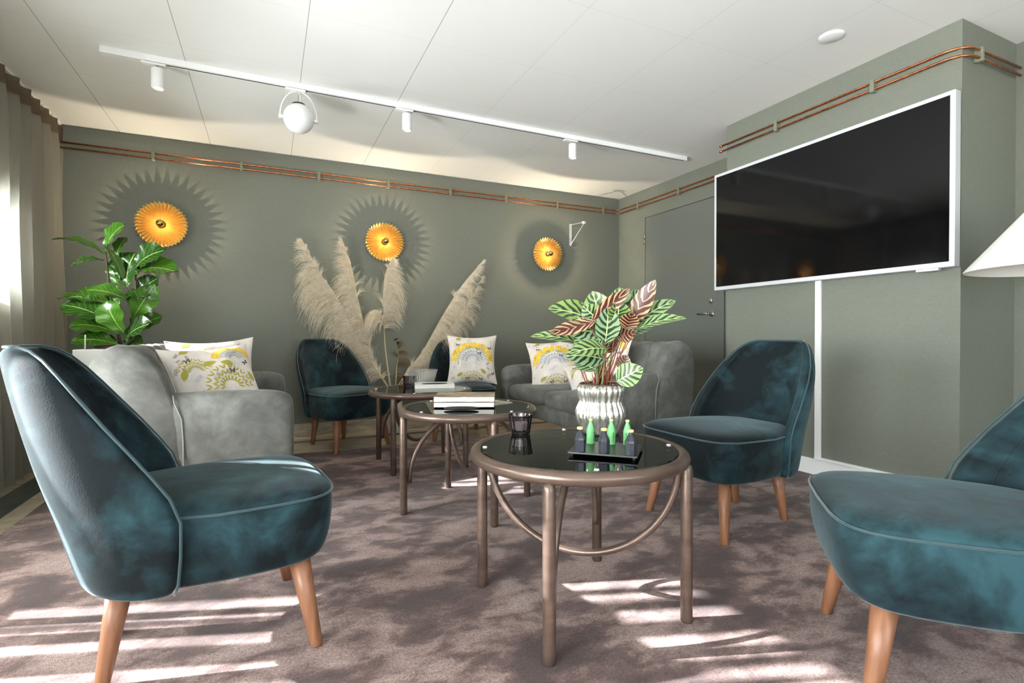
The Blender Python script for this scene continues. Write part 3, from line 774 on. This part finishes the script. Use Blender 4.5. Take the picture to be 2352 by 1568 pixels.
def green_bottle(label, x, y, rz):
    t = thing('small_green_bottle', label, 'bottle', (x, y, ZB), rz, 'small mint green bottles in the back row of the slate tray')
    b = MB(); b.lathe([(.0115,0),(.0128,.002),(.013,.042),(.0118,.048),(.0072,.062),(.0052,.068),(.0052,.073)], 28); b.build('bottle_body', M_grnb, t)
    b = MB(); b.lathe([(.0060,.073),(.0064,.0745),(.0064,.0775),(.005,.079)], 18); b.build('cap', M_cap, t)
    cu = bpy.data.curves.new('lettering', 'FONT'); cu.body = 'B\nA\nR\nC'; cu.size = .0088; cu.align_x = 'CENTER'; cu.space_line = .85; cu.extrude = .0002; cu.offset = .0001
    tmp = bpy.data.objects.new('tmp', cu); COL.objects.link(tmp); dg = bpy.context.evaluated_depsgraph_get(); dg.update()
    me = bpy.data.meshes.new_from_object(tmp.evaluated_get(dg)); bpy.data.objects.remove(tmp)
    for v in me.vertices:      # wrap round the bottle
        th = v.co.x/.0132; r_ = .0132+v.co.z; z = v.co.y+.033; v.co = (r_*math.sin(th), -r_*math.cos(th), z)
    me.materials.clear(); me.materials.append(M_black)
    o = bpy.data.objects.new('lettering', me); COL.objects.link(o); o.parent = t
    return t
az = math.radians(-25)
dark_bottle('small dark bottle at the left end of the tray front row', .833, 1.305, .5)
dark_bottle('small dark bottle in the middle of the tray front row', .884, 1.256, 1.0)
dark_bottle('small dark bottle at the right end of the tray front row', .938, 1.202, .3)
green_bottle('small mint green bottle at the left end of the tray back row', .926, 1.388, az+.9)
green_bottle('small mint green bottle in the middle of the tray back row', .978, 1.350, az+.35)
green_bottle('small mint green bottle at the right end of the tray back row', 1.016, 1.318, az-.5)

# ------------------------------------------------------------------ books and things on the middle table
M_paper = mat('white_page_block', lin(226, 222, 212), .8); vv = coords(M_paper, (1, 1, 900)); L(M_paper, ramp(M_paper, noise(M_paper, vv, 1, 1), [(.3, lin(205, 200, 188)), (.7, lin(236, 232, 224))]), P(M_paper).inputs['Base Color'])
def photo_cover(name, a, b_, c):
    m = mat(name, a, .3); v = coords(m, (9, 14, 9)); n1 = noise(m, v, 1.2, 5, .6, .8)
    L(m, ramp(m, n1, [(.36, a), (.5, b_), (.62, c)]), P(m).inputs['Base Color']); return m
M_cov1 = photo_cover('sepia_photo_cover', lin(92, 78, 58), lin(150, 134, 108), lin(190, 178, 150))
M_cov2 = mat('charcoal_cover', lin(40, 38, 36), .4)
M_mag = photo_cover('beige_magazine_cover', lin(176, 166, 138), lin(206, 200, 178), lin(222, 218, 204))
def book(name, label, cat, loc, rz, w, d, h, cover, group=None):
    t = thing(name, label, cat, loc, rz, group)
    b = MB(); b.box((-w/2+.003, -d/2+.003, .0022), (w/2-.002, d/2-.003, h-.0022)); b.build('pages', M_paper, t, smooth=False)
    b = MB(); b.box((-w/2, -d/2, 0), (w/2, d/2, .0022)); b.box((-w/2, -d/2, h-.0022), (w/2, d/2, h)); b.box((-w/2, d/2-.002, .0022), (w/2, d/2, h-.0022)); b.build('cover', cover, t, smooth=False, bevel=.0006)
    return t
bk = math.radians(-24)
ux, uy = math.cos(bk), math.sin(bk)
book('magazine', 'thin beige magazine lying under the two books on the middle table', 'magazine', (.985, 2.560, ZT), bk+.75, .32, .235, .004, M_mag)
book('large_book', 'thick book with dark cover, lower of the two on the middle table', 'book', (.912, 2.512, ZT+.0042), bk, .30, .22, .026, M_cov2, 'books stacked on the middle table')
book('large_book', 'book with sepia photo cover, upper of the two on the middle table', 'book', (.914, 2.516, ZT+.0304), bk, .302, .222, .026, M_cov1, 'books stacked on the middle table')
# slim black case in front of the books
b = MB(); rows = []
for i in range(25):
    u = -1+2*i/24; r_ = math.sqrt(max(0, 1-abs(u)**3)); row = []
    for k in range(16):
        a = 2*PI*k/16; row.append((u*.086, .018*r_*math.cos(a), .009 + .009*r_*math.sin(a)))
    rows.append(row)
b.grid(rows, closed_u=True)
o = b.build('slim_case', M_black, None); o.location = (.838, 2.365, ZT); o.rotation_euler = (0, 0, bk)
tag(o, 'slim black rounded case lying against the books on the middle table', 'case')

# ------------------------------------------------------------------ things on the far table
t = book('white_book', 'white boxed book lying on the far table in front of the crystal bowl', 'book', (1.048, 3.520, ZT), math.radians(-14), .27, .19, .027, M_white_matt)
b = MB(); rows = []
for i in range(21):
    u = -1+2*i/20; r_ = math.sqrt(max(0, 1-abs(u)**2.5)); rows.append([(u*.09, .022*r_*math.cos(2*PI*k/14), .004+.004*r_*math.sin(2*PI*k/14)) for k in range(14)])
b.grid(rows, closed_u=True); o = b.build('black_tray', M_black); o.location = (1.03, 3.455, ZT+.0272); o.rotation_euler = (0, 0, math.radians(-10)); tag(o, 'flat black oval dish lying on the white book', 'dish')
t = thing('crystal_bowl', 'clear ribbed crystal bowl standing on the far table', 'bowl', (1.02, 3.690, ZT))
fl = lambda a, r, z: r*(1+.045*abs(math.cos(a*14))) if r > .03 else r
b = MB(); b.lathe([(.0,0),(.062,0),(.068,.006),(.074,.03),(.086,.075),(.095,.108),(.098,.112),(.093,.112),(.083,.08),(.070,.035),(.062,.018),(.0,.014)], 224, rad=fl, cap0=False, cap1=False); b.build('glass', M_crystal, t)
candle('dark_candle_glass', 'dark ribbed candle glass beside the crystal bowl on the far table', (.905, 3.660, ZT), 1.05, M_smoke, False)
book('magazine', 'beige magazine sticking out under the white book on the far table', 'magazine', (1.10, 3.60, ZT-.0002), math.radians(20), .20, .14, .003, M_mag).location.z = ZT
# ------------------------------------------------------------------ floral cushions
M_linen = mat('off_white_linen', lin(222, 212, 200), .85); vv = coords(M_linen, (1,1,1))
L(M_linen, ramp(M_linen, noise(M_linen, vv, 9, 4), [(.35, lin(212, 204, 196)), (.65, lin(230, 220, 210))]), P(M_linen).inputs['Base Color']); bump(M_linen, noise(M_linen, vv, 14, 5, .6, 1.0), .5, .012)
M_yel = mat('mustard_print', lin(232, 190, 44), .85); M_bluegr = mat('blue_grey_print', lin(160, 170, 172), .85)
M_olive = mat('olive_leaf_print', lin(170, 160, 62), .85); M_plum = mat('plum_butterfly_print', lin(68, 50, 62), .85)
M_greyp = mat('grey_sprig_print', lin(136, 126, 124), .85); M_lilac = mat('lilac_print', lin(192, 180, 192), .85)
CM = [M_linen, M_yel, M_bluegr, M_olive, M_plum, M_greyp, M_lilac]
def cushion(label, loc, normal, up, size=.45, seed=1, name='floral_cushion', thick=.075, tagp=False, variant=0):
    n = Vector(normal).normalized(); u_ = Vector(up); u_ = (u_ - n*u_.dot(n)).normalized(); r_ = u_.cross(n)
    h = size/2; rg = random.Random(seed)
    def S(x, y):     # x,y in -1..1 -> local point on the front face
        pin = 1-.12*(1-abs(y)**2.0)*abs(x)**3; piny = 1-.12*(1-abs(x)**2)*abs(y)**3
        z = thick*(max(0, (1-x**2))**.55)*(max(0, (1-y**2))**.55)
        z += .011*mnoise.noise(Vector((x*2.3+seed*3, y*2.3, seed)))*(1-x*x)*(1-y*y)*2
        return (x*h*pin, y*h*piny, z)
    b = MB(); G = 28
    cs = [math.sin(PI/2*(-1+2*i/G)) for i in range(G+1)]
    b.grid([[S(x, y) for x in cs] for y in cs]); b.grid([[(lambda q: (q[0], q[1], -q[2]))(S(x, y)) for x in cs[::-1]] for y in cs])
    def patch(cx, cy, poly, mi, ang=0, s_=1.0, mirror=False):
        ca, sa = math.cos(ang), math.sin(ang); P_ = []
        for (px_, py_) in poly:
            if mirror: px_ = -px_
            qx = cx+s_*(px_*ca-py_*sa); qy = cy+s_*(px_*sa+py_*ca)
            if abs(qx) > .985 or abs(qy) > .985: return
            w = S(qx, qy); P_.append((w[0], w[1], w[2]+.0012))
        c = [sum(p[i] for p in P_)/len(P_) for i in range(3)]
        mx = sum(q[0] for q in poly)/len(poly); my = sum(q[1] for q in poly)/len(poly)
        if mirror: mx = -mx
        w = S(max(-.98,min(.98,cx+s_*(mx*ca-my*sa))), max(-.98,min(.98,cy+s_*(mx*sa+my*ca)))); cc = (w[0], w[1], w[2]+.0016)
        k = len(P_); b.add(P_+[cc], [(i, (i+1) % k, k) for i in range(k)], mi)
    leaf = lambda L_, W_: [(0, 0), (L_*.25, W_*.4), (L_*.5, W_*.5), (L_*.8, W_*.28), (L_, 0), (L_*.8, -W_*.28), (L_*.5, -W_*.5), (L_*.25, -W_*.4)]
    def spray(cx, cy, s_, mi1, mi2, a0=20, a1=160, dense=9):
        # fan of little leaves
        for k in range(dense):
            a = math.radians(a0+(a1-a0)*k/(dense-1))
            for rr in (.22, .42, .62):
                for sg in (-1, 1):
                    patch(cx+s_*rr*math.cos(a), cy+s_*rr*math.sin(a), leaf(.21, .05), mi1, a+sg*.5, s_)
        if mi2:
            for k in range(26):
                a = math.radians(a0-8+(a1-a0+16)*k/25)
                for rr in (.80, .93, 1.05):
                    patch(cx+s_*rr*math.cos(a), cy+s_*rr*math.sin(a)*.85, leaf(.15, .12), mi2, a+rg.uniform(-.6, .6), s_)
    def fly(cx, cy, s_, ang):
        for sx in (-1, 1):
            patch(cx, cy, [(0,0),(.5,.5),(.95,.55),(.9,.1),(.4,0)], 4, ang, s_, sx < 0); patch(cx, cy, [(0,0),(.4,-.05),(.8,-.2),(.7,-.65),(.3,-.5)], 4, ang, s_, sx < 0)
    def sprig(cx, cy, s_, ang, mi):
        for k in range(6):
            for sg in (-1, 1):
                d = k/6
                patch(cx+s_*d*math.cos(ang), cy+s_*d*math.sin(ang), leaf(.30, .09), mi, ang+sg*.8, s_)
    if variant == 0:
        spray(0, -.10, .78, 2, 1, 12, 168, 11); spray(0, -.98, .62, 3, 0, 25, 155, 8); spray(0, -.10, .40, 6, 0, 30, 150, 6)
    else:
        spray(.15, -.2, .72, 3, 0, 5, 175, 10); spray(-.5, .25, .5, 3, 0); spray(.45, .5, .45, 2, 1); spray(-.1, -.98, .6, 3, 0, 25, 155, 8)
    for (x, y, a) in ((-.62,-.72,.5),(.55,-.62,2.4),(-.3,.42,.2),(.35,.36,2.9),(-.8,.1,1.2),(.8,-.1,1.9),(.68,.78,2.2),(-.66,.8,.6)):
        patch(x, y, leaf(.30, .15), 3, a, 1.0)
    for (x, y) in ((.28,.2),(.72,.42),(-.18,-.82),(.34,-.86),(-.58,.58),(.86,-.6)): fly(x, y, .085, rg.uniform(-.5, .5))
    for i in range(12):
        x, y = rg.choice([-1, 1])*rg.uniform(.55, .9), rg.uniform(-.85, .85); sprig(x, y, rg.uniform(.1, .17), rg.uniform(0, 6.28), 5)
    for i in range(8): sprig(rg.uniform(-.85, .85), rg.uniform(-.9, .9), .2, rg.uniform(0, 6.28), 6)
    rot = Matrix((( r_.x, u_.x, n.x, loc[0]), (r_.y, u_.y, n.y, loc[1]), (r_.z, u_.z, n.z, loc[2]), (0, 0, 0, 1)))
    t = bpy.data.objects.new(name, None); COL.objects.link(t); t.matrix_world = rot; t.empty_display_size = .05
    tag(t, label, 'cushion', None, None)
    b.build('cover', CM, t, smooth=True)
    if tagp:
        m = MB(); m.box((-.5*size-.002, .10, -.004), (-.5*size+.008, .165, .004)); m.build('care_tag', M_black, t, smooth=False)
    m = MB(); m.tube([(x*h*(1-.12*(1-abs(y)**2)*abs(x)**3), y*h*(1-.12*(1-abs(x)**2)*abs(y)**3), 0) for x, y in
        [(-1+2*k/16, -1) for k in range(16)] + [(1, -1+2*k/16) for k in range(16)] + [(1-2*k/16, 1) for k in range(16)] + [(-1, 1-2*k/16) for k in range(16)]], .0028, 6, closed=True)
    m.build('seam_edge', M_linen, t)
    return t
cushion('floral linen cushion in front on the left sofa, slumped against its twin', (-.24, 3.053, .610), (.47, -.80, .50), (-.36, .50, .73), .45, 2, variant=1)
cushion('floral linen cushion standing behind the slumped one on the left sofa', (-.290, 3.44, .630), (.10, -.90, .30), (-.08, .25, 1), .45, 5, tagp=True, variant=0)
cushion('floral linen cushion with a mustard flower fan standing on the chair by the back wall', (1.600, 4.235, .655), (-.32, -.95, .22), (.04, .1, 1), .43, 9)
cushion('floral linen cushion with mustard flower fan, leftmost on the right sofa', (2.17, 3.80, .625), (-.45, -.86, .40), (-.03, .2, 1), .43, 11)
cushion('floral linen cushion slumped low on the right sofa seat behind the silver pot', (2.26, 3.36, .535), (-.62, -.48, .70), (.1, .5, .6), .40, 13, variant=1)
cushion('pale floral cushion upright against the right sofa back, behind the striped leaves', (2.20, 3.12, .640), (-.9, -.25, .30), (.2, .1, 1), .41, 17, variant=1)

# ------------------------------------------------------------------ planter and fiddle leaf fig
t = thing('white_planter', 'tall white planter box between the left sofa and the curtain', 'planter', (-.885, 4.15, -.004))
b = MB(); b.box((-.185, -.20, 0), (.185, .20, .785)); b.build('planter_body', M_white_matt, t, smooth=False, bevel=.006)
b = MB(); b.tube([(-.13, -.17, .78), (-.128, -.168, .875)], .004, 6); b.build('plant_stake', M_ceramic, t)
M_fig = mat('glossy_fig_leaf', lin(60, 104, 30), .22)
def fig_nodes():
    m = M_fig; uv = N(m, 'ShaderNodeTexCoord'); sp = N(m, 'ShaderNodeSeparateXYZ'); L(m, uv.outputs['UV'], sp.inputs[0])
    v = mth(m, 'ABSOLUTE', mth(m, 'SUBTRACT', sp.outputs['Y'], .5))
    mid = mth(m, 'LESS_THAN', v, .018)
    ph = mth(m, 'FRACT', mth(m, 'SUBTRACT', mth(m, 'MULTIPLY', sp.outputs['X'], 8), mth(m, 'MULTIPLY', v, 5)))
    vein = mth(m, 'LESS_THAN', ph, .09)
    oi = N(m, 'ShaderNodeObjectInfo')
    c = mixc(m, oi.outputs['Random'], lin(22, 46, 22), lin(60, 106, 24))
    c = mixc(m, mth(m, 'MULTIPLY', vein, .35), c, lin(140, 170, 80)); c = mixc(m, mth(m, 'MULTIPLY', mid, .7), c, lin(170, 190, 110))
    L(m, c, P(m).inputs['Base Color']); bump(m, ph, .25, .004)
fig_nodes()
M_bark = mat('brown_bark', lin(70, 56, 40), .8)
FX, FY, FZ = -.90, 4.20, .786
fig = thing('fiddle_leaf_fig', 'glossy green fiddle leaf fig growing out of the white planter below the left gold lamp', 'potted plant', (FX, FY, FZ))
SF = .00300
def fp(x, y, d=0): return Rv*((x-262)*SF) + Uv*((795-y)*SF) + Fv*d
b = MB(); b.lathe([(.0,0),(.12,0),(.12,.012),(.0,.02)], 24, cap0=False, cap1=False); b.build('soil', M_soil, fig)
b = MB(); b.tube([fp(285,800,.0), fp(290,760,.02), fp(297,700,.03), fp(303,620,.0)], [.012,.010,.008,.005], 10); b.tube([fp(272,800,-.0), fp(262,740,-.02), fp(250,660,-.02), fp(243,580,-.02)], [.011,.009,.007,.004], 10); b.build('trunk', M_bark, fig)
FL = [((243,592),(138,556),26,-.02,-.06,(-.1,.35,1)), ((243,588),(292,522),36,-.02,-.04,(-.5,1,.2)), ((262,600),(278,548),26,.0,.03,(-.3,1,0)), ((240,604),(190,618),24,-.02,-.10,(-.1,.6,.8)),
 ((244,572),(300,645),16,-.04,-.10,(.8,.4,.6)), ((300,624),(376,578),48,.0,-.03,(-.1,.95,.5)), ((304,630),(405,626),46,.0,-.05,(.0,.7,.8)), ((276,664),(292,578),60,.03,.05,(-.1,1,.1)),
 ((258,664),(258,590),36,.04,.04,(-.2,1,.1)), ((302,694),(236,668),34,-.05,-.14,(-.2,.7,.8)), ((296,694),(352,684),28,-.05,-.10,(.2,.5,.9)), ((300,732),(352,652),38,-.02,-.03,(.7,.8,.2)),
 ((258,704),(148,682),48,-.02,-.04,(-.1,.5,.9)), ((262,740),(176,698),50,-.05,-.12,(-.2,.7,.8)), ((292,764),(262,690),46,-.06,-.09,(-.1,1,.3)), ((276,764),(186,742),46,-.04,-.10,(.0,.6,.8)),
 ((286,784),(360,738),50,-.04,-.10,(.1,.8,.7)), ((280,788),(200,776),42,-.06,-.14,(.0,.7,.8)), ((270,790),(172,770),28,-.0,.04,(0,.4,1)), ((292,760),(344,722),36,.03,.08,(.2,.8,.6)),
 ((300,684),(340,636),36,.03,.06,(.1,.9,.4)), ((262,700),(215,670),40,.03,.08,(-.2,.8,.6)), ((290,720),(300,660),44,.05,.10,(.1,1,.2)), ((285,795),(330,785),40,-.03,-.06,(.1,.6,.8))]
for (bb, tt, w, d0, d1, nm) in FL:
    B = fp(*bb, d0); T = fp(*tt, d1); m = MB()
    leaf_mesh(m, B, T, w*SF*1.32, Rv*nm[0]-Fv*nm[1]+Uv*nm[2], cup=.14, droop=.10, shape='ob', wav=.05, nu=16)
    m.build('leaf', M_fig, fig)

# ------------------------------------------------------------------ pampas grass in a tall vase
t = thing('floor_vase', 'tall pale ceramic floor vase behind the far table holding pampas grass', 'vase', (1.007, 4.64, -.002))
b = MB(); b.lathe([(.0,0),(.070,0),(.075,.01),(.082,.10),(.083,.22),(.072,.32),(.056,.38),(.054,.40),(.060,.42),(.055,.42),(.048,.40),(.050,.38),(.066,.32),(.0,.05)], 40, cap0=False, cap1=False); b.build('vase_body', M_ceramic, t)
M_pampas = mat('dry_pampas_plume', lin(224, 210, 184), .8); 
vv = coords(M_pampas, (9, 9, 9)); L(M_pampas, ramp(M_pampas, noise(M_pampas, vv, 3, 3), [(.3, lin(222, 206, 178)), (.7, lin(250, 242, 226))]), P(M_pampas).inputs['Base Color'])
_n = M_pampas.node_tree; _o = [n for n in _n.nodes if n.type == 'OUTPUT_MATERIAL'][0]; _t = _n.nodes.new('ShaderNodeBsdfTranslucent'); _t.inputs[0].default_value = (*lin(236, 224, 200), 1)
_x = _n.nodes.new('ShaderNodeMixShader'); _x.inputs[0].default_value = .2; _n.links.new(P(M_pampas).outputs[0], _x.inputs[1]); _n.links.new(_t.outputs[0], _x.inputs[2]); _n.links.new(_x.outputs[0], _o.inputs[0])
M_pampas_d = mat('brown_pampas_plume', lin(128, 108, 76), .85)
M_stalk = mat('dry_stalk', lin(206, 188, 146), .7)
def bez(pts, n):
    out = []; m = len(pts)
    for i in range(n+1):
        t_ = i/n*(m-1); k = min(int(t_), m-2); f = t_-k
        p0 = Vector(pts[max(k-1, 0)]); p1 = Vector(pts[k]); p2 = Vector(pts[k+1]); p3 = Vector(pts[min(k+2, m-1)])
        out.append(.5*((2*p1)+(-p0+p2)*f+(2*p0-5*p1+4*p2-p3)*f*f+(-p0+3*p1-3*p2+p3)*f**3))
    return out
YP = 4.70                     # plumes stand close to the back wall
def plume(label, pts, start, side, length, nst, seed, mat_=None, drop=1.0, w0=.0014, taper=None, spread=.45):
    """pts from vase to tip; tufts of strands grow from fraction `start` to the tip, mostly towards `side`, and sag"""
    rg = random.Random(seed); k_ = YP/4.5
    pts = [(x*k_, y*k_ if i else 4.62, .86+(z-.86)*k_) if i else (x*k_, 4.62, z) for i, (x, y, z) in enumerate(pts)]
    C = bez(pts, 60); org = Vector(pts[0])
    t = thing('pampas_plume', label, 'dried grass', tuple(org), 0, 'pampas plumes in the floor vase')
    b = MB(); b.tube([p-org for p in C], [.0042*(1-.75*i/60) for i in range(61)], 7); b.build('stalk', M_stalk, t)
    b = MB(); side = Vector(side).normalized(); per = 34; nt = max(6, nst//per)
    for tf in range(nt):
        u0 = start + (1-start)*(tf+rg.random())/nt; q = (u0-start)/(1-start)
        env = (math.sin(PI*min(1, .16+q*.80))**.6)*(1-.66*q**2.4)
        TL = length*env*rg.uniform(.6, 1.15); i0 = min(int(u0*60), 59); tan0 = (C[i0+1]-C[i0]).normalized()
        back = rg.random() < .10
        base = (side*(rg.uniform(.5, 1.0) if not back else -.35) + Vector((rg.gauss(0, spread*.5), rg.gauss(0, .10), rg.gauss(0, .08))) + tan0*rg.uniform(.55, 1.15)).normalized()
        if back: TL *= .4
        sag0 = drop*rg.uniform(.8, 1.2)
        for s_ in range(per):
            u = min(.999, max(start, u0 + rg.uniform(-.010, .010))); i = min(int(u*60), 59); f = u*60-i
            p = C[i].lerp(C[i+1], f) - org
            dr = (base + Vector((rg.gauss(0,.17), rg.gauss(0,.08), rg.gauss(0,.14)))).normalized()
            Ls = TL*rg.uniform(.45, 1.08); sag = sag0*rg.uniform(.85, 1.15)
            wv = Vector((rg.gauss(0,1), rg.gauss(0,.5), rg.gauss(0,1))).normalized()
            K = 7; cur = Vector(p); d_ = dr.copy()
            for k in range(K+1):
                wd = w0*(1-.7*k/K)*(1.0+.4*math.sin(k*1.9+s_))
                a = cur - wv*wd; c = cur + wv*wd
                for v_ in (a, c):
                    if v_.y+org.y > YB-.012: v_.y = YB-.012-org.y
                b.v += [tuple(a), tuple(c)]
                if k: o_ = len(b.v); b.f.append((o_-4, o_-3, o_-1, o_-2)); b.m.append(0)
                d_ = (d_ + Vector((0, 0, -sag*.26*(Ls/.25))) + Vector((rg.gauss(0,.07), rg.gauss(0,.03), rg.gauss(0,.03)))).normalized()
                cur = cur + d_*(Ls/K)
    b.build('plume_hair', mat_ or M_pampas, t, smooth=False)
    return t
V0 = (.965, 4.50, .47)
def vb(dx): return (.965+dx, 4.50, .36)
plume('feathery pampas plume leaning farthest to the left', [vb(-.02), (.80,4.50,.62), (.66,4.49,.90), (.50,4.47,1.20), (.38,4.46,1.37), (.25,4.45,1.62)], .28, (-1,0,-.15), .44, 2900, 1, drop=1.1)
plume('tall thick pampas plume second from the left', [vb(-.02), (.84,4.51,.60), (.75,4.50,.88), (.68,4.49,1.17), (.63,4.48,1.42), (.55,4.46,1.66)], .12, (-1,-.1,-.15), .36, 3600, 2, drop=1.15)
plume('upright pampas plume below the middle gold lamp', [vb(-.02), (.91,4.50,.75), (.89,4.49,1.13), (.905,4.48,1.38), (.955,4.47,1.52)], .36, (1,-.1,-.15), .27, 2600, 3, drop=1.5)
plume('short drooping pampas plume bending left of the upright one', [vb(-.03), (.90,4.47,.75), (.88,4.45,.98), (.83,4.44,1.08), (.775,4.43,1.05)], .50, (-.5,-.2,-1), .26, 1900, 4, drop=1.6, spread=.6)
plume('long pampas plume leaning right over the cushion chair', [vb(.0), (1.10,4.50,.56), (1.24,4.49,.74), (1.40,4.48,1.02), (1.58,4.47,1.30), (1.80,4.46,1.56)], .12, (1,-.1,-.25), .33, 4000, 5, drop=1.45)
plume('shorter pampas plume on the far right, behind the long leaning one', [vb(.01), (1.20,4.56,.62), (1.45,4.58,.86), (1.66,4.58,1.12), (1.84,4.57,1.43)], .40, (1,0,-.3), .24, 1700, 6, drop=1.4)
plume('small brown pampas tuft low between the plumes', [vb(.01), (1.02,4.58,.56), (1.04,4.60,.70), (1.02,4.62,.84)], .1, (.3,-.2,-.3), .18, 700, 8, M_pampas_d, spread=.9)

# ------------------------------------------------------------------ floor lamp at the right edge
t = thing('floor_lamp', 'floor lamp with a white cone shade at the right edge of the photo', 'floor lamp', (2.90, .93, 0))
M_shade = mat('white_fabric_shade', lin(240, 238, 232), .8)
b = MB(); b.lathe([(.33, 1.128), (.331, 1.132), (.07, 1.455), (.066, 1.455), (.326, 1.130)], 64, cap0=False, cap1=False); b.build('lamp_shade', M_shade, t, auto=50)
b = MB(); b.tube([(0,0,.02), (0,0,1.40)], .010, 12); b.build('pole', M_white, t)
b = MB(); b.lathe([(.0,0),(.14,0),(.14,.014),(.13,.02),(.0,.022)], 40, cap0=False, cap1=False); b.build('base', M_white, t)
b = MB(); b.tube([(-.065,0,1.45), (.065,0,1.45)], .003, 6); b.tube([(0,-.065,1.45), (0,.065,1.45)], .003, 6); b.build('shade_carrier', M_white, t)

# ------------------------------------------------------------------ outside
M_leafy = mat('hedge_leaves', lin(60, 84, 42), .8); vv = coords(M_leafy, (1,1,1)); L(M_leafy, ramp(M_leafy, noise(M_leafy, vv, 14, 5), [(.35, lin(30, 46, 22)), (.65, lin(104, 128, 66))]), P(M_leafy).inputs['Base Color'])
b = MB(); rows = []
for i in range(90):
    row = []; y = 5.5 + i*.11
    for k in range(25):
        a = PI*k/24; x = -3.6+.35*math.cos(a); z = -.1 + (1.72*math.sin(a)**.5 if 0 < k < 24 else 0)
        nz = mnoise.noise(Vector((x*5, y*5, z*5)))*.16 + mnoise.noise(Vector((x*15, y*15, z*15)))*.07
        row.append((x+nz, y, z+nz))
    rows.append(row)
b.grid(rows); tag(b.build('garden_hedge', M_leafy), 'green hedge outside the left window, faint through the curtain', 'hedge')
b = MB(); b.box((-40, -30, -.4), (XL-.12, 40, -.3)); tag(b.build('terrace_ground', mat('pale_paving', lin(170, 165, 155), .8), smooth=False), None, None, None, 'structure')

# ------------------------------------------------------------------ light
world = bpy.data.worlds.new('sky'); sc.world = world; world.use_nodes = True
bg = world.node_tree.nodes['Background']; bg.inputs['Color'].default_value = (.86, .93, 1, 1); bg.inputs['Strength'].default_value = 5.0
sun = bpy.data.lights.new('sun', 'SUN'); sun.energy = 105.0; sun.angle = math.radians(.6); sun.color = (1, .96, .97)
so = bpy.data.objects.new('sun', sun); COL.objects.link(so)
d = Vector((.9439, -.3303, 0)).normalized()*math.cos(math.radians(27.5)) + Vector((0,0,-math.sin(math.radians(27.5))))
so.rotation_euler = d.to_track_quat('-Z', 'Y').to_euler()
def area(name, loc, size, power, direction, col=(1,1,1)):
    l = bpy.data.lights.new(name, 'AREA'); l.shape = 'RECTANGLE'; l.size, l.size_y = size; l.energy = power; l.color = col
    o = bpy.data.objects.new(name, l); COL.objects.link(o); o.location = loc
    o.rotation_euler = Vector(direction).to_track_quat('-Z', 'Y').to_euler(); return o
area('front_fill_light', (1.15, YF+.02, 1.38), (4.0, 1.6), 14, (0, 1, .6), (.90, .95, 1))  # added fill lamp aimed up into the room, no known source there
for i, (a, c) in enumerate(WINS):
    area('daylight_left_window', (XL-.14, (a+c)/2, (WSILL[i]+WZ1)/2), (c-a, WZ1-WSILL[i]), (90, 215, 400, 320)[i]*(c-a)*(WZ1-WSILL[i])/1.2, (1, 0, .3), (.90, .955, 1))

# ------------------------------------------------------------------ camera
cam = bpy.data.cameras.new('camera'); co = bpy.data.objects.new('camera', cam); COL.objects.link(co)
cam.sensor_width = 36; cam.sensor_fit = 'HORIZONTAL'; cam.lens = 36*1194.0/2352
yaw, pit, rol = math.radians(25.10), math.radians(-.609), math.radians(-.087)
r0 = Vector((math.cos(yaw), -math.sin(yaw), 0)); f0 = Vector((math.sin(yaw), math.cos(yaw), 0)); u0 = Vector((0,0,1))
f1 = f0*math.cos(pit)+u0*math.sin(pit); u1 = u0*math.cos(pit)-f0*math.sin(pit)
r1 = r0*math.cos(rol)+u1*math.sin(rol); u2 = u1*math.cos(rol)-r0*math.sin(rol)
M = Matrix(((r1.x, u2.x, -f1.x, 0), (r1.y, u2.y, -f1.y, 0), (r1.z, u2.z, -f1.z, .86), (0,0,0,1)))
co.matrix_world = M; cam.clip_start = .02; sc.camera = co
sc.view_settings.view_transform = 'Standard'; sc.view_settings.look = 'None'; sc.view_settings.gamma = 1
sc.view_settings.use_curve_mapping = False; sc.view_settings.exposure = 0.37
sc.cycles.use_denoising = True; sc.cycles.sample_clamp_indirect = 8
sc.cycles.max_bounces = 8; sc.cycles.transparent_max_bounces = 24; sc.cycles.diffuse_bounces = 4
